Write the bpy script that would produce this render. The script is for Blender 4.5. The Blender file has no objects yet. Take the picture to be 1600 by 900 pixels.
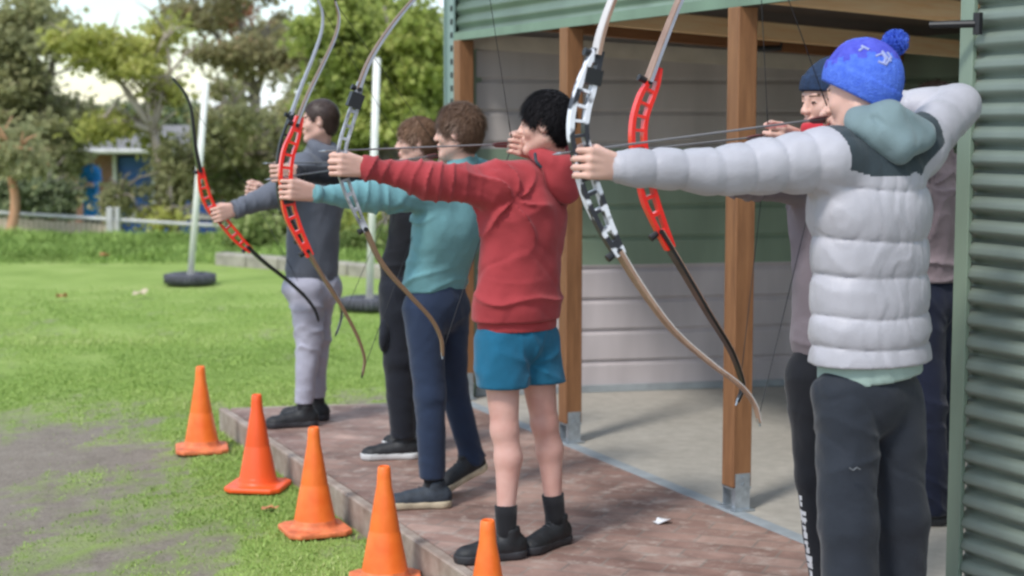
import bpy, math, random
import numpy as np
R = math.radians
rnd = random.Random(7)
scene = bpy.context.scene
col = scene.collection

# ------------------------------------------------------------------ camera
F = 2580.0; CZ = 1.74; TH = math.atan(260.0 / F)
cam_d = bpy.data.cameras.new('camera'); cam = bpy.data.objects.new('camera', cam_d); col.objects.link(cam)
cam.location = (0, 0, CZ); cam.rotation_euler = (math.pi / 2 - TH, 0, 0)
cam_d.sensor_width = 36; cam_d.lens = F * 36 / 1600; cam_d.clip_end = 500; cam_d.clip_start = 0.05
cam_d.dof.use_dof = True; cam_d.dof.focus_distance = 5.3; cam_d.dof.aperture_fstop = 3.2
scene.camera = cam
# ------------------------------------------------------------------ light
SUN_EL = R(52); SUN_AZ = R(215)       # azimuth measured clockwise from +Y (behind and left of the camera)
world = bpy.data.worlds.new("World"); scene.world = world; world.use_nodes = True
nt = world.node_tree; nt.nodes.clear()
wo = nt.nodes.new('ShaderNodeOutputWorld'); bg = nt.nodes.new('ShaderNodeBackground')
sky = nt.nodes.new('ShaderNodeTexSky'); sky.sky_type = 'NISHITA'; sky.sun_disc = False
sky.sun_elevation = SUN_EL; sky.sun_rotation = SUN_AZ; sky.air_density = 1.0; sky.dust_density = 0.3
tc = nt.nodes.new('ShaderNodeTexCoord'); mp = nt.nodes.new('ShaderNodeMapping'); mp.inputs['Scale'].default_value = (1, 1, 2.2)
cn = nt.nodes.new('ShaderNodeTexNoise'); cn.inputs['Scale'].default_value = 5.0; cn.inputs['Detail'].default_value = 7
cr = nt.nodes.new('ShaderNodeValToRGB'); cr.color_ramp.elements[0].position = 0.40; cr.color_ramp.elements[1].position = 0.60
mx = nt.nodes.new('ShaderNodeMix'); mx.data_type = 'RGBA'
mx.inputs['B'].default_value = (6.9, 7.9, 9.0, 1)
nt.links.new(tc.outputs['Generated'], mp.inputs['Vector']); nt.links.new(mp.outputs[0], cn.inputs['Vector'])
nt.links.new(cn.outputs['Fac'], cr.inputs[0]); nt.links.new(cr.outputs[0], mx.inputs['Factor'])
nt.links.new(sky.outputs[0], mx.inputs['A']); nt.links.new(mx.outputs['Result'], bg.inputs[0])
bg.inputs[1].default_value = 0.11
nt.links.new(bg.outputs[0], wo.inputs[0])
sd = bpy.data.lights.new('sun', 'SUN'); sd.energy = 1.7; sd.angle = R(10); sd.color = (1, 0.96, 0.9)
sun = bpy.data.objects.new('sun', sd); col.objects.link(sun)
sun.rotation_euler = (math.pi / 2 - SUN_EL, 0, -SUN_AZ + math.pi)
sun.location = (-3, -3, 8)
scene.view_settings.view_transform = 'Standard'; scene.view_settings.look = 'None'
scene.view_settings.exposure = 0.70; scene.view_settings.gamma = 1
scene.render.engine = 'CYCLES'
scene.cycles.filter_width = 2.5
scene.cycles.use_denoising = True
scene.cycles.max_bounces = 8; scene.cycles.diffuse_bounces = 6

# ------------------------------------------------------------------ pixel helpers (photo 1600x900)
cT, sT = math.cos(TH), math.sin(TH)
def ray(px, py):
    a = (px - 800) / F; b = (450 - py) / F
    return np.array([a, cT + b * sT, -sT + b * cT])
CAM = np.array([0, 0, CZ])
def J(px, py, Y):
    r = ray(px, py); return CAM + r * (Y / r[1])
def G(px, py, z=0.0):
    r = ray(px, py); return CAM + r * ((z - CZ) / r[2])
def JZ(px, z, Y):
    h = CZ - z; zc = Y * cT + h * sT
    return np.array([(px - 800) / F * zc, Y, z])
def PL(px, py, p0, n):
    r = ray(px, py); return CAM + r * (np.dot(p0 - CAM, n) / np.dot(r, n))
def unit(v):
    v = np.array(v, float); return v / np.linalg.norm(v)
PZ = 0.12                                   # paving level
U = unit((-.404, .915, 0)); V_ = unit((.915, .404, 0)); Z_ = np.array([0, 0, 1.0])

# ------------------------------------------------------------------ materials
def new_mat(name):
    m = bpy.data.materials.new(name); m.use_nodes = True
    return m, m.node_tree, m.node_tree.nodes['Principled BSDF']
def mat(name, c, rough=.7, var=.12, scale=8, bump=0, bscale=None, metal=0, stretch=None, c2=None, sss=0, detail=4, coat=0, sheen=0, spec=None, fine=0, fscale=300):
    m, t, b = new_mat(name)
    b.inputs['Roughness'].default_value = rough; b.inputs['Metallic'].default_value = metal
    if coat: b.inputs['Coat Weight'].default_value = coat
    if sheen: b.inputs['Sheen Weight'].default_value = sheen
    if spec is not None: b.inputs['Specular IOR Level'].default_value = spec
    if sss:
        b.inputs['Subsurface Weight'].default_value = sss; b.inputs['Subsurface Radius'].default_value = (.02, .008, .004)
        b.inputs['Subsurface Scale'].default_value = .6
    tcn = t.nodes.new('ShaderNodeTexCoord'); mpn = t.nodes.new('ShaderNodeMapping')
    if stretch: mpn.inputs['Scale'].default_value = stretch
    t.links.new(tcn.outputs['Object'], mpn.inputs['Vector'])
    n = t.nodes.new('ShaderNodeTexNoise'); n.inputs['Scale'].default_value = scale; n.inputs['Detail'].default_value = detail
    t.links.new(mpn.outputs[0], n.inputs['Vector'])
    rp = t.nodes.new('ShaderNodeValToRGB'); rp.color_ramp.elements[0].position = .3; rp.color_ramp.elements[1].position = .7
    c = tuple(c)
    if c2 is None:
        rp.color_ramp.elements[0].color = tuple(max(0, x * (1 - var)) for x in c) + (1,)
        rp.color_ramp.elements[1].color = tuple(min(1, x * (1 + var)) for x in c) + (1,)
    else:
        rp.color_ramp.elements[0].color = c + (1,); rp.color_ramp.elements[1].color = tuple(c2) + (1,)
    t.links.new(n.outputs['Fac'], rp.inputs[0]); t.links.new(rp.outputs[0], b.inputs['Base Color'])
    if bump or fine:
        last = None
        if bump:
            n2 = t.nodes.new('ShaderNodeTexNoise'); n2.inputs['Scale'].default_value = bscale or scale * 4; n2.inputs['Detail'].default_value = 5
            t.links.new(mpn.outputs[0], n2.inputs['Vector'])
            bp = t.nodes.new('ShaderNodeBump'); bp.inputs['Strength'].default_value = bump; bp.inputs['Distance'].default_value = .01
            t.links.new(n2.outputs['Fac'], bp.inputs['Height']); last = bp
        if fine:
            n3 = t.nodes.new('ShaderNodeTexNoise'); n3.inputs['Scale'].default_value = fscale; n3.inputs['Detail'].default_value = 2
            t.links.new(tcn.outputs['Object'], n3.inputs['Vector'])
            b3 = t.nodes.new('ShaderNodeBump'); b3.inputs['Strength'].default_value = fine; b3.inputs['Distance'].default_value = .002
            t.links.new(n3.outputs['Fac'], b3.inputs['Height'])
            if last: t.links.new(last.outputs[0], b3.inputs['Normal'])
            last = b3
        t.links.new(last.outputs[0], b.inputs['Normal'])
    return m
def cloth(name, c, rough=.85, var=.14, bump=.6, bscale=11, sheen=.15, scale=5):
    return mat(name, c, rough=rough, var=var, scale=scale, bump=bump, bscale=bscale, sheen=sheen, spec=.25, fine=.4, fscale=260)

M = {}
M['skin'] = mat('skin', (.66, .40, .32), rough=.5, var=.1, scale=14, sss=.12, bump=.06, bscale=90)
M['skin_leg'] = mat('skin_leg', (.58, .30, .25), c2=(.70, .43, .37), rough=.55, scale=9, sss=.1, bump=.08, bscale=60)
M['lip'] = mat('lip', (.48, .17, .15), rough=.45)
M['eye'] = mat('eye', (.05, .035, .03), rough=.2)
M['brow'] = mat('brow', (.16, .09, .06), rough=.9)
M['cone'] = mat('cone_plastic', (.86, .13, .012), c2=(.97, .22, .035), rough=.4, scale=9, bump=.12, bscale=26, detail=8)
M['cone2'] = mat('cone_plastic_red', (.92, .11, .02), rough=.4, var=.05, scale=6, bump=.05, bscale=30)
M['conedirt'] = mat('cone_base_plastic', (.50, .12, .045), rough=.6, c2=(.92, .24, .09), scale=26, bump=.1, bscale=60)
M['black'] = mat('black_plastic', (.012, .012, .014), rough=.45)
M['galv'] = mat('galvanised_steel', (.42, .46, .50), rough=.35, metal=.7, var=.2, scale=30, bump=.1)

# ------------------------------------------------------------------ mesh helpers
def mesh_obj(name, verts, faces, mats, parent=None, loc=None, smooth=False, midx=None):
    me = bpy.data.meshes.new(name)
    verts = np.asarray(verts, dtype=np.float64)
    off = np.zeros(3)
    if loc is not None: off = np.asarray(loc, float)
    if isinstance(faces, np.ndarray) and len(faces):
        k = faces.shape[1]
        me.vertices.add(len(verts)); me.vertices.foreach_set('co', (verts - off).astype(np.float32).ravel())
        me.loops.add(faces.size); me.loops.foreach_set('vertex_index', faces.astype(np.int32).ravel())
        me.polygons.add(len(faces))
        me.polygons.foreach_set('loop_start', np.arange(0, faces.size, k, dtype=np.int32))
        me.polygons.foreach_set('loop_total', np.full(len(faces), k, dtype=np.int32))
        me.update(calc_edges=True)
    else:
        me.from_pydata([tuple(v) for v in (verts - off)], [], [tuple(f) for f in faces])
        me.update()
    if not isinstance(mats, (list, tuple)): mats = [mats]
    for m in mats: me.materials.append(m)
    if midx is not None: me.polygons.foreach_set('material_index', np.asarray(midx, dtype=np.int32))
    if smooth: me.polygons.foreach_set('use_smooth', np.ones(len(me.polygons), dtype=bool))
    me.validate()
    o = bpy.data.objects.new(name, me); col.objects.link(o)
    if parent is not None:
        o.parent = parent
        if loc is not None:
            pl = np.array(world_loc(parent)); o.location = off - pl
    elif loc is not None: o.location = off
    return o
def world_loc(o):
    v = np.array(o.location)
    while o.parent: o = o.parent; v = v + np.array(o.location)
    return v
def tag(o, label=None, cat=None, group=None, kind=None):
    if label: o['label'] = label
    if cat: o['category'] = cat
    if group: o['group'] = group
    if kind: o['kind'] = kind
    return o
def empty(name, loc):
    o = bpy.data.objects.new(name, None); col.objects.link(o); o.location = loc; o.empty_display_size = .1
    return o
class MB:
    def __init__(s): s.v = []; s.f = []; s.m = []
    def add(s, v, f, mi=0):
        b = len(s.v); s.v += [tuple(map(float, q)) for q in v]; s.f += [tuple(b + i for i in q) for q in f]; s.m += [mi] * len(f)
    def box(s, c, ax, ay, az, hx, hy, hz, mi=0, bev=0):
        c = np.array(c, float); ax, ay, az = map(unit, (ax, ay, az))
        if bev:
            V = []; 
            for sx in (-1, 1):
                for sy in (-1, 1):
                    for sz in (-1, 1):
                        for q in range(3):
                            h = [hx, hy, hz]; 
                            for w in range(3):
                                if w != q: h[w] -= bev
                            V.append(c + ax * sx * h[0] + ay * sy * h[1] + az * sz * h[2])
            import bmesh
            bm = bmesh.new()
            for p in V: bm.verts.new(p)
            r = bmesh.ops.convex_hull(bm, input=bm.verts)
            bm.verts.ensure_lookup_table(); bm.verts.index_update()
            vs = [v.co[:] for v in bm.verts]; fs = [[v.index for v in f.verts] for f in bm.faces]
            bm.free(); s.add(vs, fs, mi); return
        P = [c + ax * sx * hx + ay * sy * hy + az * sz * hz for sx in (-1, 1) for sy in (-1, 1) for sz in (-1, 1)]
        f = [(0, 1, 3, 2), (4, 6, 7, 5), (0, 4, 5, 1), (2, 3, 7, 6), (0, 2, 6, 4), (1, 5, 7, 3)]
        s.add(P, f, mi)
    def tube(s, pts, rad, n=8, mi=0, cap=True):
        pts = [np.array(p, float) for p in pts]
        if not hasattr(rad, '__len__'): rad = [rad] * len(pts)
        V = []; f = []
        ref = None
        for i, p in enumerate(pts):
            t = unit(pts[min(i + 1, len(pts) - 1)] - pts[max(i - 1, 0)])
            if ref is None:
                ref = np.array([0, 0, 1.0]) if abs(t[2]) < .9 else np.array([1.0, 0, 0])
            a = unit(np.cross(t, ref)); b = np.cross(a, t); ref = b
            for k in range(n):
                q = 2 * math.pi * k / n; V.append(p + rad[i] * (a * math.cos(q) + b * math.sin(q)))
        for i in range(len(pts) - 1):
            for k in range(n):
                f.append((i * n + k, i * n + (k + 1) % n, (i + 1) * n + (k + 1) % n, (i + 1) * n + k))
        if cap:
            f.append(tuple(range(n))[::-1]); f.append(tuple((len(pts) - 1) * n + k for k in range(n)))
        s.add(V, f, mi)
    def strip(s, pts, ha, hb, B, mi=0, off=0):
        """box-section sweep; ha in-plane half thickness, hb half width along B"""
        pts = [np.array(p, float) for p in pts]; n = len(pts)
        if not hasattr(ha, '__len__'): ha = [ha] * n
        if not hasattr(hb, '__len__'): hb = [hb] * n
        if not hasattr(off, '__len__'): off = [off] * n
        V = []; f = []
        for i, p in enumerate(pts):
            t = unit(pts[min(i + 1, n - 1)] - pts[max(i - 1, 0)]); N = unit(np.cross(t, B)); c = p + N * off[i]
            V += [c + N * ha[i] + B * hb[i], c - N * ha[i] + B * hb[i], c - N * ha[i] - B * hb[i], c + N * ha[i] - B * hb[i]]
        for i in range(n - 1):
            for k in range(4):
                f.append((4 * i + k, 4 * i + (k + 1) % 4, 4 * i + 4 + (k + 1) % 4, 4 * i + 4 + k))
        f.append((3, 2, 1, 0)); q = 4 * (n - 1); f.append((q, q + 1, q + 2, q + 3))
        s.add(V, f, mi)
    def lathe(s, c, prof, n=24, mi=0, axis=None):
        c = np.array(c, float); az = unit(axis) if axis is not None else Z_
        ax = unit(np.cross(az, (0.3, 1, 0.1))); ay = np.cross(az, ax)
        V = []; f = []
        for r, z in prof:
            for k in range(n):
                q = 2 * math.pi * k / n; V.append(c + az * z + r * (ax * math.cos(q) + ay * math.sin(q)))
        for i in range(len(prof) - 1):
            for k in range(n):
                f.append((i * n + k, i * n + (k + 1) % n, (i + 1) * n + (k + 1) % n, (i + 1) * n + k))
        s.add(V, f, mi)
    def build(s, name, mats, parent=None, loc=None, smooth=False):
        return mesh_obj(name, s.v, s.f, mats, parent, loc, smooth, s.m)
def smooth_path(P, n):
    """Catmull-Rom through points"""
    P = [np.array(p, float) for p in P]; Q = [2 * P[0] - P[1]] + P + [2 * P[-1] - P[-2]]
    out = []
    for i in range(1, len(Q) - 2):
        for k in range(n):
            t = k / n; a, b, c, d = Q[i - 1], Q[i], Q[i + 1], Q[i + 2]
            out.append(.5 * ((2 * b) + (-a + c) * t + (2 * a - 5 * b + 4 * c - d) * t * t + (-a + 3 * b - 3 * c + d) * t ** 3))
    out.append(P[-1]); return out

# ------------------------------------------------------------------ value noise in numpy
def nz(P, freq, seed, oct=3):
    r = np.random.RandomState(seed); out = np.zeros(len(P), np.float32)
    amp = 1.0; tot = 0
    for o in range(oct):
        for i in range(3):
            k = r.normal(size=3); k /= np.linalg.norm(k); k2 = r.normal(size=3); k2 /= np.linalg.norm(k2)
            a, b = r.rand(2) * 6.28
            out += amp * np.sin(P @ (k * freq).astype(np.float32) + a + 1.7 * np.sin(P @ (k2 * freq * .7).astype(np.float32) + b))
        tot += amp * 1.8; freq *= 2.1; amp *= .5
    return out / tot

# ------------------------------------------------------------------ implicit surface volume
class Vol:
    def __init__(s, lo, hi, h):
        s.h = h; s.lo = np.array(lo, float); n = np.ceil((np.array(hi) - s.lo) / h).astype(int) + 2
        s.n = n; s.V = np.full(tuple(n), .2, np.float32)
        s.ax = [(s.lo[i] + np.arange(n[i]) * h).astype(np.float32) for i in range(3)]
    def sl(s, lo, hi):
        a = np.clip(np.floor((lo - s.lo) / s.h).astype(int), 0, s.n); b = np.clip(np.ceil((hi - s.lo) / s.h).astype(int) + 1, 0, s.n)
        return tuple(slice(a[i], b[i]) for i in range(3))
    def _grid(s, q): 
        return np.stack(np.meshgrid(s.ax[0][q[0]], s.ax[1][q[1]], s.ax[2][q[2]], indexing='ij'), -1)
    def _join(s, q, d, k, sub=False):
        a = s.V[q]
        if sub:
            d = -d; h = np.maximum(k - np.abs(a - d), 0) / k; s.V[q] = np.maximum(a, d) + h * h * k * .25
        else:
            h = np.maximum(k - np.abs(a - d), 0) / k; s.V[q] = np.minimum(a, d) - h * h * k * .25
    def cap(s, a, b, ra, rb, k=.02, flat=None, sub=False, quilt=None):
        a = np.array(a, float); b = np.array(b, float); R_ = max(ra, rb) * (max(1, flat[1]) if flat else 1) + k + .03
        q = s.sl(np.minimum(a, b) - R_, np.maximum(a, b) + R_)
        P = s._grid(q)
        if P.size == 0: return
        pa = P - a.astype(np.float32); ba = b - a
        if flat:
            n = unit(flat[0]); f = 1 / flat[1] - 1
            pa = pa + (pa @ n.astype(np.float32))[..., None] * (n * f).astype(np.float32); ba = ba + n * np.dot(ba, n) * f
        L = float(np.dot(ba, ba)) + 1e-9
        t = np.clip((pa @ ba.astype(np.float32)) / L, 0, 1)
        rr = ra + (rb - ra) * t
        if quilt:
            pitch, amp, ph = quilt
            sdist = t * math.sqrt(L)
            rr = rr + amp * (np.abs(np.sin(math.pi * (sdist + ph) / pitch)) ** .35 - 1)
        d = np.linalg.norm(pa - t[..., None] * ba.astype(np.float32), axis=-1) - rr
        s._join(q, d, k, sub)
    def ell(s, c, X, Y, Zv, r, k=.02, sub=False):
        c = np.array(c, float); R_ = max(r) + k + .03
        q = s.sl(c - R_, c + R_); P = s._grid(q)
        if P.size == 0: return
        M3 = np.stack([unit(X), unit(Y), unit(Zv)], 1).astype(np.float32)
        p = (P - c.astype(np.float32)) @ M3; r = np.array(r, np.float32)
        k0 = np.linalg.norm(p / r, axis=-1); k1 = np.linalg.norm(p / (r * r), axis=-1) + 1e-6
        s._join(q, k0 * (k0 - 1) / k1, k, sub)
    def cut(s, c, n, k=0):
        """remove the side n points to"""
        n = unit(n); P = (s.ax[0][:, None, None] - c[0]) * n[0] + (s.ax[1][None, :, None] - c[1]) * n[1] + (s.ax[2][None, None, :] - c[2]) * n[2]
        s.V = np.maximum(s.V, P.astype(np.float32))
    def disp(s, fn, band=.04):
        m = np.abs(s.V) < band; I = np.argwhere(m)
        P = np.stack([s.ax[i][I[:, i]] for i in range(3)], 1)
        s.V[m] -= fn(P)
    def mesh(s, smooth=1):
        V = s.V
        for a in range(3):
            i0 = [slice(None)] * 3; i0[a] = 0; V[tuple(i0)] = .1; i0[a] = -1; V[tuple(i0)] = .1
        ins = V < 0; c = np.zeros(tuple(s.n - 1), np.int8)
        for i in (0, 1):
            for j in (0, 1):
                for k in (0, 1):
                    c += ins[i:s.n[0] - 1 + i, j:s.n[1] - 1 + j, k:s.n[2] - 1 + k]
        act = (c > 0) & (c < 8); I = np.argwhere(act)
        idx = np.full(act.shape, -1, np.int32); idx[act] = np.arange(len(I))
        acc = np.zeros((len(I), 3)); cnt = np.zeros(len(I))
        cor = [np.array(o) for o in np.ndindex(2, 2, 2)]
        for a in range(3):
            for o in cor:
                if o[a]: continue
                o2 = o.copy(); o2[a] = 1
                v0 = V[tuple((I + o).T)]; v1 = V[tuple((I + o2).T)]
                m = (v0 < 0) != (v1 < 0); t = np.where(m, v0 / np.where(m, v0 - v1, 1), 0)
                p = np.tile(o.astype(float), (len(I), 1)); p[:, a] = t
                acc[m] += p[m]; cnt[m] += 1
        W = s.lo + (I + acc / np.maximum(cnt, 1)[:, None]) * s.h
        Fs = []
        for a in range(3):
            b, d = (a + 1) % 3, (a + 2) % 3
            s0 = [slice(None)] * 3; s1 = [slice(None)] * 3; s0[a] = slice(0, -1); s1[a] = slice(1, None)
            e0 = ins[tuple(s0)]; e = e0 != ins[tuple(s1)]
            E = np.argwhere(e); E = E[(E[:, b] > 0) & (E[:, d] > 0) & (E[:, b] < s.n[b] - 1) & (E[:, d] < s.n[d] - 1)]
            ub = np.zeros(3, int); ub[b] = 1; ud = np.zeros(3, int); ud[d] = 1
            q = np.stack([idx[tuple((E - ub - ud).T)], idx[tuple((E - ud).T)], idx[tuple(E.T)], idx[tuple((E - ub).T)]], 1)
            fl = e0[tuple(E.T)]
            q[~fl] = q[~fl][:, ::-1]; Fs.append(q)
        Fq = np.concatenate(Fs); Fq = Fq[(Fq >= 0).all(1)]
        for it in range(smooth):
            A = np.zeros_like(W); n = np.zeros(len(W))
            for i in range(4):
                for j in (1, 3):
                    np.add.at(A, Fq[:, i], W[Fq[:, (i + j) % 4]]); np.add.at(n, Fq[:, i], 1)
            W = .5 * W + .5 * A / np.maximum(n, 1)[:, None]
        return W, Fq
    def obj(s, name, mats, parent=None, loc=None, smooth=1, midx=None):
        W, Fq = s.mesh(smooth)
        mi = midx(W[Fq].mean(1)) if midx else None
        return mesh_obj(name, W, Fq, mats, parent, loc, True, mi)
def vol_for(pts, pad, h):
    P = np.array(pts); return Vol(P.min(0) - pad, P.max(0) + pad, h)
# ================================================================== SETTING
def lin(a, b, t): return a + (b - a) * t
# ---- ground: one sheet, fine near the camera, with its own grass cover map
def axis_pts(segs):
    out = []
    for a, b, n in segs: out += list(np.linspace(a, b, n, endpoint=False))
    return np.array(out + [segs[-1][1]])
gx = axis_pts([(-260, -30, 24), (-30, -5, 60), (-5, 1, 200), (1, 8, 30), (8, 260, 24)])
gy = axis_pts([(-10, 3.5, 10), (3.5, 14, 360), (14, 28, 120), (28, 40, 30), (40, 340, 40)])
def ground_z(x, y):
    t = np.clip((y - 25.5) / 8, 0, 1); t = t * t * (3 - 2 * t)
    return -1.25 * t
def grass_cover(x, y):
    P = np.stack([x, y * .7, x * 0], -1).astype(np.float32)
    n = nz(P, 2.6, 11, 4) * .42 + nz(P, 9.0, 12, 3) * .36 + nz(P, 30.0, 13, 3) * .34
    # worn ground where people walk: near and left
    base = np.interp(y, [4, 5, 6.3, 7.2, 8.4, 9.6, 11, 40], [-.95, -.85, -.62, -.55, -.50, -.18, .5, 1.3])
    base = base + np.clip((x + 2.4) * .32, -.3, .38) * (y < 9.5) + .42 * np.exp(-((x + 1.25 + (7.6 - y) * -.36) ** 2) / .12)
    return np.clip((n + base + .12) * 1.15 + .5, 0, 1)
X, Y = np.meshgrid(gx, gy, indexing='ij')
cov = grass_cover(X.ravel(), Y.ravel())
Zg = ground_z(X, Y).ravel() + np.where(Y.ravel() < 40, nz(np.stack([X.ravel(), Y.ravel(), X.ravel() * 0], -1).astype(np.float32), 2.2, 5, 3) * .006, 0) + (cov - .5) * .008 - .006
nX, nY = X.shape
ii, jj = np.meshgrid(np.arange(nX - 1), np.arange(nY - 1), indexing='ij'); ii = ii.ravel(); jj = jj.ravel()
gf = np.stack([ii * nY + jj, (ii + 1) * nY + jj, (ii + 1) * nY + jj + 1, ii * nY + jj + 1], 1)
m, t, b = new_mat('ground_mat'); b.inputs['Roughness'].default_value = .95; b.inputs['Specular IOR Level'].default_value = .1
at = t.nodes.new('ShaderNodeAttribute'); at.attribute_name = 'cover'
tcn = t.nodes.new('ShaderNodeTexCoord')
def tnoise(t, vec, sc, det=5, rough=.6):
    n = t.nodes.new('ShaderNodeTexNoise'); n.inputs['Scale'].default_value = sc; n.inputs['Detail'].default_value = det; n.inputs['Roughness'].default_value = rough
    t.links.new(vec, n.inputs['Vector']); return n.outputs['Fac']
def tramp(t, fac, stops):
    r = t.nodes.new('ShaderNodeValToRGB'); e = r.color_ramp.elements
    while len(e) < len(stops): e.new(.5)
    for q, (p, c) in zip(e, stops): q.position = p; q.color = tuple(c) + (1,)
    t.links.new(fac, r.inputs[0]); return r.outputs[0]
def tmix(t, fac, a, b2, mode='MIX'):
    n = t.nodes.new('ShaderNodeMix'); n.data_type = 'RGBA'; n.blend_type = mode
    for s_, v in (('Factor', fac), ('A', a), ('B', b2)):
        if isinstance(v, (int, float)): n.inputs[s_].default_value = v
        elif isinstance(v, tuple): n.inputs[s_].default_value = v + (1,)
        else: t.links.new(v, n.inputs[s_])
    return n.outputs['Result']
def tbump(t, b, fac, st, dist=.01):
    n = t.nodes.new('ShaderNodeBump'); n.inputs['Strength'].default_value = st; n.inputs['Distance'].default_value = dist
    t.links.new(fac, n.inputs['Height']); t.links.new(n.outputs[0], b.inputs['Normal'])
ob = tcn.outputs['Object']
g1 = tramp(t, tnoise(t, ob, 1.3, 6), [(.3, (.21, .29, .08)), (.5, (.31, .40, .12)), (.72, (.44, .50, .19))])
g2 = tramp(t, tnoise(t, ob, 38, 4), [(.3, (.14, .22, .04)), (.7, (.30, .42, .09))])
gg = tmix(t, .45, g1, g2)
d1 = tramp(t, tnoise(t, ob, 4, 8, .7), [(.3, (.19, .155, .125)), (.5, (.28, .235, .195)), (.7, (.37, .32, .27))])
d2 = tramp(t, tnoise(t, ob, 60, 6, .7), [(.35, (.13, .105, .085)), (.65, (.33, .29, .24))])
dd = tmix(t, .5, d1, d2)
t.links.new(tmix(t, at.outputs['Fac'], dd, gg), b.inputs['Base Color'])
tbump(t, b, tnoise(t, ob, 45, 6, .7), .8, .02)
go = mesh_obj('ground', np.stack([X.ravel(), Y.ravel(), Zg], 1), gf, m, smooth=True)
a_ = go.data.attributes.new('cover', 'FLOAT', 'POINT'); a_.data.foreach_set('value', cov.astype(np.float32))
tag(go, kind='structure')

# ---- paving platform
foo = J(340, 640, 9.35)
A_ = G(341, 638, PZ)                                   # far left corner (outer)
E_dir = unit((.98, .196, 0))                           # line of the far edge and of the shed's end wall
front0 = G(905, 713, PZ); 
front0 = G(1150, 795, PZ)                              # foot of the near post
def on_front(t): return front0 + U * t                 # shed front line, t grows away from the camera
def isect(p, d, q, e):
    A2 = np.array([[d[0], -e[0]], [d[1], -e[1]]]); s, _ = np.linalg.solve(A2, (q - p)[:2]); return p + d * s
edge_near = G(722, 897, PZ)
Ed = unit(A_ - edge_near)                              # outer edge direction
near_end = A_ - Ed * 9.5
fr_far = isect(front0, U, A_, E_dir)
fr_near = front0 - U * 6.5
mp_, t, b = new_mat('brick_paving_mat'); b.inputs['Roughness'].default_value = .75
tcn = t.nodes.new('ShaderNodeTexCoord'); mpn = t.nodes.new('ShaderNodeMapping'); mpn.inputs['Rotation'].default_value = (0, 0, R(66.2 - 90 + 45))
t.links.new(tcn.outputs['Object'], mpn.inputs['Vector'])
bk = t.nodes.new('ShaderNodeTexBrick'); bk.inputs['Scale'].default_value = 1; bk.inputs['Brick Width'].default_value = .23; bk.inputs['Row Height'].default_value = .115
bk.inputs['Mortar Size'].default_value = .006; bk.inputs['Mortar Smooth'].default_value = .4; bk.inputs['Bias'].default_value = -.1
bk.inputs['Color1'].default_value = (.25, .155, .125, 1); bk.inputs['Color2'].default_value = (.37, .255, .21, 1); bk.inputs['Mortar'].default_value = (.25, .20, .17, 1)
t.links.new(mpn.outputs[0], bk.inputs['Vector'])
n1 = tramp(t, tnoise(t, mpn.outputs[0], 3.2, 7, .65), [(.3, (.55, .5, .5)), (.5, (.95, .93, .93)), (.72, (1.45, 1.42, 1.4))])
n2 = tramp(t, tnoise(t, mpn.outputs[0], 1.1, 4), [(.35, (.8, .75, .72)), (.7, (1.15, 1.15, 1.18))])
c = tmix(t, 1.0, bk.outputs['Color'], n1, 'MULTIPLY'); c = tmix(t, 1.0, c, n2, 'MULTIPLY')
dirt = tramp(t, tnoise(t, tcn.outputs['Object'], 9, 8, .75), [(.52, (0, 0, 0)), (.72, (1, 1, 1))])
c = tmix(t, dirt, c, (.46, .38, .33))
t.links.new(c, b.inputs['Base Color'])
hb_ = tmix(t, .5, bk.outputs['Fac'], tnoise(t, tcn.outputs['Object'], 50, 5))
tbump(t, b, hb_, .35, .006)
def prism(name, poly, z0, z1, mats, parent=None, loc=None):
    P = [(p[0], p[1], z0) for p in poly] + [(p[0], p[1], z1) for p in poly]; n = len(poly)
    f = [tuple(range(n))[::-1], tuple(range(n, 2 * n))] + [(i, (i + 1) % n, n + (i + 1) % n, n + i) for i in range(n)]
    return mesh_obj(name, P, f, mats, parent, loc)
edge_in = unit(np.cross(Ed, Z_)); 
if np.dot(edge_in, front0 - A_) < 0: edge_in = -edge_in
kw = .055
K0, K1 = A_, near_end
def off(p, q=kw): return p + edge_in * q
back_n = unit(np.cross(E_dir, Z_)); 
if np.dot(back_n, near_end - A_) < 0: back_n = -back_n
inA = isect(off(A_), Ed, A_ + back_n * .06, E_dir)
sw = .07                                               # narrow steel-grey strip between paving and slab
frn = -V_
P0 = isect(inA, E_dir, front0 + frn * sw, U)
tag(prism('brick_paving', [inA, off(near_end), fr_near + frn * sw, P0], -.1, PZ, mp_), kind='structure')
m_kerb = mat('kerb_concrete', (.24, .175, .14), c2=(.40, .33, .28), rough=.85, var=.22, scale=12, bump=.4, bscale=40)
kb = MB()
L = np.linalg.norm(near_end - A_)
nk = 10
for i in range(nk):
    a = A_ - Ed * (L * i / nk + .004); bb = A_ - Ed * (L * (i + 1) / nk - .004); c0 = (a + bb) / 2 + edge_in * (kw / 2 - .001)
    kb.box((c0[0], c0[1], PZ / 2 - .04 + .002), Ed, edge_in, Z_, np.linalg.norm(bb - a) / 2, kw / 2 - .003, PZ / 2 + .04 + .001, bev=.006)
tag(kb.build('kerb', m_kerb), kind='structure')
kb2 = MB(); a, bb = inA - back_n * .03, isect(inA, E_dir, front0, U) - back_n * .03; c0 = (a + bb) / 2
kb2.box((c0[0], c0[1], PZ / 2 - .04), E_dir, back_n, Z_, np.linalg.norm(bb - a) / 2, .027, PZ / 2 + .04 + .002, bev=.006)
tag(kb2.build('kerb_back', m_kerb), kind='structure')
m_strip = mat('threshold_strip', (.30, .33, .35), rough=.6, var=.15, scale=10)
tag(prism('threshold', [P0, fr_near + frn * sw, fr_near, isect(inA, E_dir, front0, U)], -.1, PZ + .003, m_strip), kind='structure')
mc, t, b = new_mat('concrete_slab'); b.inputs['Roughness'].default_value = .7
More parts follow.
